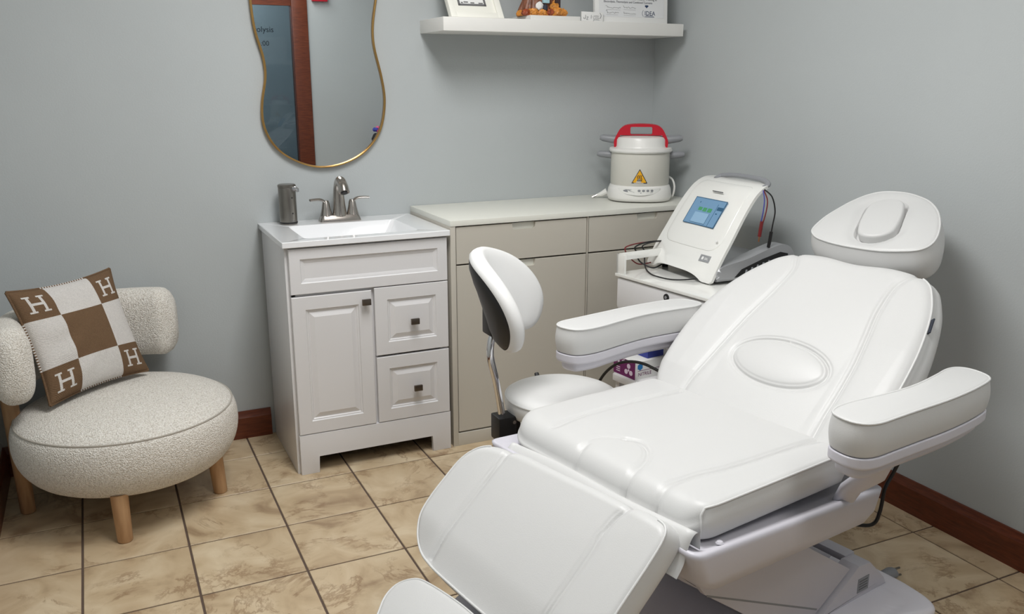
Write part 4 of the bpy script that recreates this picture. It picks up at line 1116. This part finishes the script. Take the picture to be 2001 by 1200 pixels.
# --- foot rest
MF = plane_mx(24, -.370, .285)
fo_ = [(.012, .175), (-.006, .212), (-.040, .232), (-.080, .224), (-.115, .196), (-.16, .160), (-.21, .11), (-.235, .02), (-.21, -.10), (-.16, -.16), (-.115, -.19), (-.06, -.21), (-.01, -.19), (.016, -.14), (.026, -.05), (.026, .05)]
fo_ = ccw(smooth_loop(resample(catmull(fo_, 10, True), 220), 4))
foot, P_, N_, R_ = pad('foot_rest', fo_, .055, .014, .01, V, bed, MF, crown=.006, rings=30)
pad_welt(foot, range(0, len(P_), 2), MF, j=3, closed=True, r=.0026)
obj('foot_slide', mkbox(-.02, .12, -.12, .12, -.075, -.055, bev=.004), M['plastic'], bed, mx=MF)
# --- vinyl apron between seat and legs
ap = catmull([(-.070, .445), (-.052, .470), (-.042, .500), (-.030, .524), (-.016, .532), (-.006, .520), (-.004, .490)], 5)
rows = []
ya = np.linspace(-.338, .300, 30)
for k, p in enumerate(ap):
    f = math.sin(PI * k / (len(ap) - 1))
    rows.append(np.array([(p[0] + .003 * math.sin(14 * y), y, p[1] + f * (.016 * (-.02 - y) / .32 - .016) + .002 * math.sin(9 * y + 1)) for y in ya]))
V_ = []; F_ = []
for s in (0, .003):
    for r in rows:
        for q in r: V_.append((q[0] + s, q[1], q[2] - s))
nr_, nc_ = len(rows), len(ya)
for s in (0, 1):
    for i in range(nr_ - 1):
        for j in range(nc_ - 1):
            b = s * nr_ * nc_; F_.append((b + i * nc_ + j, b + i * nc_ + j + 1, b + (i + 1) * nc_ + j + 1, b + (i + 1) * nc_ + j))
for i in range(nr_ - 1):
    for j in (0, nc_ - 1):
        b = nr_ * nc_; F_.append((i * nc_ + j, (i + 1) * nc_ + j, b + (i + 1) * nc_ + j, b + i * nc_ + j))
me = bpy.data.meshes.new('apron'); me.from_pydata(V_, [], F_); me.update(); me.polygons.foreach_set('use_smooth', [True] * len(me.polygons))
link('vinyl_apron', me, V, bed)
# --- arm rests
ar = [(.288, -.423), (.274, -.455), (.273, -.487), (.288, -.509), (.318, -.520), (.367, -.522), (.446, -.525), (.567, -.530), (.670, -.527), (.755, -.517), (.785, -.503), (.802, -.471), (.804, -.440), (.790, -.420), (.753, -.414), (.694, -.422), (.604, -.431), (.535, -.431), (.443, -.421), (.376, -.411), (.325, -.411)]
for sgn in (1, -1):
    P = np.array(catmull(ar, 8, True))
    if sgn < 0: P = np.column_stack([P[:, 0] - .035, -P[:, 1] - .055])
    P = ccw(smooth_loop(resample(P, 200), 3))
    MA = Matrix.Translation((0, 0, .752))
    a_, PP, NN, RR = pad('armrest', P, .078, .010, .006, V, bed, MA, crown=.003, rings=14, bulge=.004)
    pad_welt(a_, range(0, 200, 2), MA, j=3, closed=True, r=.0028)
    c = PP.mean(0)
    pad('armrest_tray', PP + NN * .001, .026, .003, .006, M['plastic'], a_, Matrix.Translation((0, 0, .673)), rings=4)
    pad('armrest_base', PP - NN * .016, .030, .003, .012, M['plastic'], a_, Matrix.Translation((0, 0, .649)), rings=4)
    y = c[1]; inn = .36 if sgn < 0 else -.36
    bx = .40 if sgn > 0 else .68
    obj('armrest_bracket', mktube([(bx, y, .625), (bx + .02, y + .02 * sgn, .58), (bx + .06, inn - .02 * sgn, .51), (bx + .09, inn + .02 * sgn, .445)], [.034, .030, .026, .024], 14, flat=.6), M['plastic'], bed, sharp=60)
    if sgn > 0:
        obj('armrest_lever', mkprism([(.660, .645), (.676, .622), (.690, .622), (.684, .648)], 'y', -.505, -.488, bev=.002), M['plastic'], a_)
# --- tray shell under the seat
def trayloop(x0, x1, hy, zf, zr, r):
    return np.array([(x, y, zf + (zr - zf) * (x - x0) / (x1 - x0)) for x, y in rrect(x0, x1, -hy, hy, r, 6)])
TRY = [trayloop(-.012, .60, .335, .482, .452, .02), trayloop(-.036, .620, .362, .498, .462, .022), trayloop(-.044, .626, .371, .494, .458, .026), trayloop(-.042, .624, .371, .482, .446, .028), trayloop(-.022, .612, .369, .425, .405, .03), trayloop(.005, .590, .362, .396, .380, .035), trayloop(.04, .56, .345, .384, .368, .04)]
tray = rows_mesh('seat_tray', TRY, M['plastic'], bed)
for x, z in ((.045, .4935), (.545, .4655)):
    obj('screw_cap', mklathe([(0, .004), (.006, .0035), (.009, 0), (0, -.004)], 18), M['plastic'], tray, mx=Matrix.Translation((x, -.352, z)))
# --- lift: sloping arm covers, base plate
cov = [(.06, .380), (.36, .380), (.712, .146), (.565, .060), (.420, .060), (.30, .16), (.13, .285)]
cv = obj('lift_cover', mkprism(cov, 'y', -.250, -.232, bev=.004, seg=2), M['plastic'], bed)
obj('cover_joint', mkprism([(.135, .279), (.137, .283), (.575, .079), (.572, .075)], 'y', -.2505, -.2495), M['grey'], cv)
obj('lift_inner', mkprism([(.06, .36), (.37, .36), (.70, .136), (.56, .062), (.42, .062), (.31, .165), (.14, .285)], 'y', -.232, -.185), M['black'], bed)
obj('lift_cover', mkprism([(.06, .380), (.37, .380), (.722, .152), (.575, .064), (.420, .060), (.30, .16), (.13, .285)], 'y', -.185, .235, bev=.006, seg=2), M['plastic'], bed)
for s in (-1, 1):
    ya, yb = (-.262, -.205) if s < 0 else (.19, .247)
    ap_ = obj('arm_plate', mkprism([(.578, .058), (.735, .152), (.79, .146), (.865, .075), (.880, .050), (.575, .050)], 'y', ya, yb, bev=.006, seg=2), M['plastic'], bed)
    if s < 0:
        lb = obj('rating_label', mkbox(.735, .785, -.2635, -.2618, .070, .112), M['grey'], ap_)
        bm = bmesh.new()
        for z in (.078, .086, .094, .102): box(bm, .740, .778, -.2640, -.2634, z, z + .003)
        obj('label_print', bm, M['greyink'], lb)
obj('cross_bar', mkbox(.755, .800, -.205, .19, .128, .150, bev=.006), M['plastic'], bed)
bpl = [(.90, -.40), (.92, -.36), (.925, -.26), (.90, -.20)]
bo2 = catmull([(-.02, -.24), (.10, -.29), (.40, -.31), (.70, -.36), (.86, -.41), (.905, -.385), (.925, -.32), (.935, -.22), (.935, .20), (.91, .30), (.86, .34), (.40, .28), (.10, .26), (-.02, .20)], 8, True)
bo2 = ccw(smooth_loop(resample(bo2, 200), 2))
M['base'] = mat('lightened_base_plastic', srgb(232, 230, 238), 0.35)  # chair plastic made paler, in place of light that misses the shaded base
bs_, PP, NN, RR = pad('base_plate', bo2, .043, .016, .003, M['base'], bed, Matrix.Translation((0, 0, .050)), crown=.004, rings=30,
    hf=groove(.003, ex([(.62, -.335), (.76, -.345), (.845, -.335), (.865, -.28), (.86, -.20), (.86, .1)])))
for x, y in ((.06, -.2), (.06, .17), (.84, -.32), (.84, .25)):
    obj('foot', mklathe([(0, 0), (.02, 0), (.02, .010), (0, .010)], 16, (x, y, 0)), M['rubber'], bed)
# --- cable under the right arm
obj('hand_control_cable', mktube(catmull([(.70, -.40, .57), (.76, -.33, .49), (.779, -.30, .428), (.748, -.30, .394), (.741, -.30, .352), (.735, -.30, .328), (.727, -.295, .300), (.705, -.28, .292), (.66, -.24, .30), (.62, -.2, .32)], 6), .0048, 8), M['rubber'], bed)

# pedal cable looping behind the bed, power plug on the floor
TL = Matrix.Translation(TO) @ Matrix.Rotation(TR, 4, 'Z')
def wcable(name, pts, r, m, label, cat):
    o = obj(name, mktube(catmull(pts, 8), r, 8), m); tag(o, label, cat); return o
pc_ = thing('power_plug', 'loose grey-white three-prong power plug on the floor behind the chair base', 'plug')
pr = (-.46, -1.905)
obj('cord', mktube(catmull([(-.475, -1.725, .032), (-.440, -1.735, .010), (-.425, -1.79, .007), (-.440, -1.86, .010), (-.452, -1.90, .018), (-.446, -1.909, .021)], 7), .0055, 8), M['plastic'], pc_)
obj('plug_body', mktube([(-.452, -1.908, .021), (-.436, -1.910, .022), (-.404, -1.912, .024), (-.392, -1.912, .024)], [.010, .016, .021, .018], 12, flat=.8), M['grey'], pc_)
for dy, dz, L in ((-.010, -.006, .02), (.010, -.006, .02), (0, .010, .024)):
    obj('prong', mktube([(-.394, -1.912 + dy, .024 + dz), (-.394 + L, -1.912 + dy, .024 + dz)], .0032, 6), M['steel'], pc_)
bl = thing('cord_bundle', 'loose white cord ends lying behind the chair lift on the floor', 'cord')
for k, pts in enumerate(([(-.56, -1.60, .006), (-.52, -1.63, .03), (-.50, -1.66, .07), (-.49, -1.70, .03), (-.47, -1.75, .006)], [(-.58, -1.62, .006), (-.55, -1.66, .05), (-.50, -1.70, .05), (-.46, -1.73, .006)], [(-.52, -1.60, .006), (-.505, -1.64, .06), (-.498, -1.655, .10)])):
    obj('cord', mktube(catmull(pts, 6), .006, 8), M['plastic'], bl)

# ================================================================== LOUNGE CHAIR
LX, LY = -2.372, -.405
lc = thing('lounge_chair', 'low cream boucle lounge chair with oak legs in the left corner', 'chair', (LX, LY, 0))
prof_ = [(0, .128), (.18, .128), (.25, .135), (.300, .156), (.335, .200), (.350, .250), (.351, .296), (.344, .328), (.336, .341), (.333, .345), (.328, .350), (.31, .362), (.27, .379), (.20, .394), (.10, .402), (0, .404)]
pp = np.array(catmull(prof_, 3))
seat_c = obj('seat', mklathe([tuple(q) if q[0] > .002 else (0, q[1]) for q in pp], 96, (0, 0, 0), sx=1.02), M['boucle'], lc, sharp=80)
obj('seam', mktube([(1.02 * .3355 * math.cos(a), .3355 * math.sin(a), .3435) for a in np.linspace(0, 2 * PI, 96, endpoint=False)], .0028, 6, closed=True), mat('boucle_seam', srgb(176, 170, 160), .95), lc)
# curved bolster
def bolster():
    rows = []; a0, a1 = 52, 206; n = 60
    for i in range(n + 1):
        t = i / n; a = math.radians(a0 + (a1 - a0) * t)
        e = min(t, 1 - t) * math.radians(a1 - a0) * .33           # distance from an end
        k = math.sqrt(max(0.0, 1 - max(0.0, (.055 - e) / .055) ** 2)) if e < .055 else 1.0
        k = max(k, .02)
        hh = .126 * (0.55 + .45 * k) * (k ** .35); th = .060 * k
        c = np.array([.322 * math.cos(a), .322 * math.sin(a), .560]); rd = np.array([math.cos(a), math.sin(a), 0])
        ring_ = []
        for j in range(40):
            b = 2 * PI * j / 40; cx = math.copysign(abs(math.cos(b)) ** .75, math.cos(b)); sz = math.copysign(abs(math.sin(b)) ** .62, math.sin(b))
            ring_.append(c + rd * (th * cx) + np.array([0, 0, hh * sz]))
        rows.append(np.array(ring_))
    return rows
bo = rows_mesh('backrest', bolster(), M['boucle'], lc)
for nm, (x, y), (tx, ty), zt in (('leg', (-2.422, -.700), (-2.425, -.69), .16), ('leg', (-2.100, -.471), (-2.110, -.46), .17), ('leg', (-2.712, -.349), (-2.722, -.345), .50), ('leg', (-2.385, -.085), (-2.385, -.080), .50)):
    obj(nm, mktube([(x - LX, y - LY, 0), (x - LX, y - LY, .004), (tx - LX, ty - LY, zt)], [.020, .0235, .027], 20), M['oak'], lc, sharp=50)

# ---- patterned cushion
Cc = np.array([-2.488, -.19, .561]); sK = .385 / .40
camv = np.array(CAM)
cen = camv + (Cc - camv) * sK
ux = np.array([.795, .607, .014]); uz = np.array([-.225, .274, .935]); uy = np.array([-.564, .746, -.354])
pm = Matrix(((ux[0], uy[0], uz[0], cen[0]), (ux[1], uy[1], uz[1], cen[1]), (ux[2], uy[2], uz[2], cen[2]), (0, 0, 0, 1)))
cu = thing('throw_pillow', 'brown and cream checked pillow with letter H corners on the lounge chair', 'pillow', (0, 0, 0))
cu.matrix_world = pm
Hs = .385 / 2
def is_brown(s, t):
    """s,t in 0..1 from left / bottom"""
    a, b = .285, .715
    cs = 0 if s < a else (2 if s > b else 1); ct = 0 if t < a else (2 if t > b else 1)
    if cs == 1 and ct == 1: return True
    if cs != 1 and ct != 1:
        u = (s / a if cs == 0 else (s - b) / (1 - b)); v = (t / a if ct == 0 else (t - b) / (1 - b))
        u = (u - .52) if cs == 0 else (u - .48); v = (v - .52) if ct == 0 else (v - .48)
        h = .29
        stem = (.15 < abs(u) < .235) and abs(v) < h
        serif = (.085 < abs(u) < .305) and (h - .065 < abs(v) < h)
        bar = abs(u) < .2 and abs(v) < .045
        return not (stem or serif or bar)
    return False
NG = 132
def cushion_half(sign):
    vs = []; fs = []; mi = []
    for i in range(NG + 1):
        for j in range(NG + 1):
            s, t = i / NG, j / NG; X = 2 * s - 1; Z = 2 * t - 1
            px = Hs * X * (1 - .085 * (1 - Z * Z)); pz = Hs * Z * (1 - .085 * (1 - X * X))
            th = .062 * ((1 - X ** 2) * (1 - Z ** 2)) ** .42
            wr = .0035 * math.sin(26 * t + 5 * math.sin(4 * s + 1)) * math.exp(-((s - .22) / .2) ** 2) + .003 * math.sin(19 * s + 6 * t) * math.exp(-((t - .2) / .2) ** 2)
            vs.append((px, sign * (th + (wr * (th / .06))), pz))
    for i in range(NG):
        for j in range(NG):
            a = i * (NG + 1) + j; q = (a, a + 1, a + NG + 2, a + NG + 1)
            fs.append(q if sign > 0 else tuple(reversed(q)))
            mi.append(0 if is_brown((i + .5) / NG, (j + .5) / NG) else 1)
    return vs, fs, mi
for sign, nm in ((-1, 'front_panel'), (1, 'back_panel')):
    vs_, fs_, mi_ = cushion_half(sign)
    me = bpy.data.meshes.new(nm); me.from_pydata(vs_, [], fs_); me.update()
    me.polygons.foreach_set('use_smooth', [True] * len(me.polygons))
    o = link(nm, me, [M['kbrown'], M['kcream']], cu)
    me.polygons.foreach_set('material_index', mi_)
# blanket-stitched edge
bm = bmesh.new(); bm2 = bmesh.new()
def edge_pt(k, t):
    X = 2 * t - 1
    if k == 0: a, b = X, 1
    elif k == 1: a, b = 1, -X
    elif k == 2: a, b = -X, -1
    else: a, b = -1, X
    return Vector((Hs * a * (1 - .085 * (1 - b * b)), 0, Hs * b * (1 - .085 * (1 - a * a))))
NS = 84
for k in range(4):
    for i in range(NS):
        t0, t1 = i / NS, (i + 1) / NS
        mid = .285 < (i + .5) / NS < .715
        tgt = bm2 if (mid and i % 2 == 0) else bm
        tube(tgt, [edge_pt(k, t0), edge_pt(k, t1)], .0048, 6)
obj('edge_binding', bm, M['kbrown'], cu, kind='stuff'); obj('edge_stitch', bm2, M['kcream'], cu, kind='stuff')

# ---- foot-pedal cables crossing in front of the trolley shelf
pcab = thing('pedal_cable', 'black foot pedal cables arching in front of the trolley shelf', 'cable')
def tl(x, y, z): return TL @ Vector((x, y, z))
obj('cable', mktube(catmull([tl(-.06, .01, .02), tl(-.06, .03, .18), tl(-.05, .015, .29), tl(-.045, -.06, .375), tl(-.03, -.14, .412), tl(-.02, -.24, .418), tl(-.014, -.34, .38), tl(-.02, -.42, .2)], 8), .0055, 8), M['rubber'], pcab)
obj('cable', mktube(catmull([tl(-.05, -.03, .05), tl(-.06, -.08, .22), tl(-.05, -.14, .30), tl(-.025, -.20, .345), tl(-.015, -.30, .365), tl(-.02, -.40, .28)], 8), .0055, 8), M['rubber'], pcab)
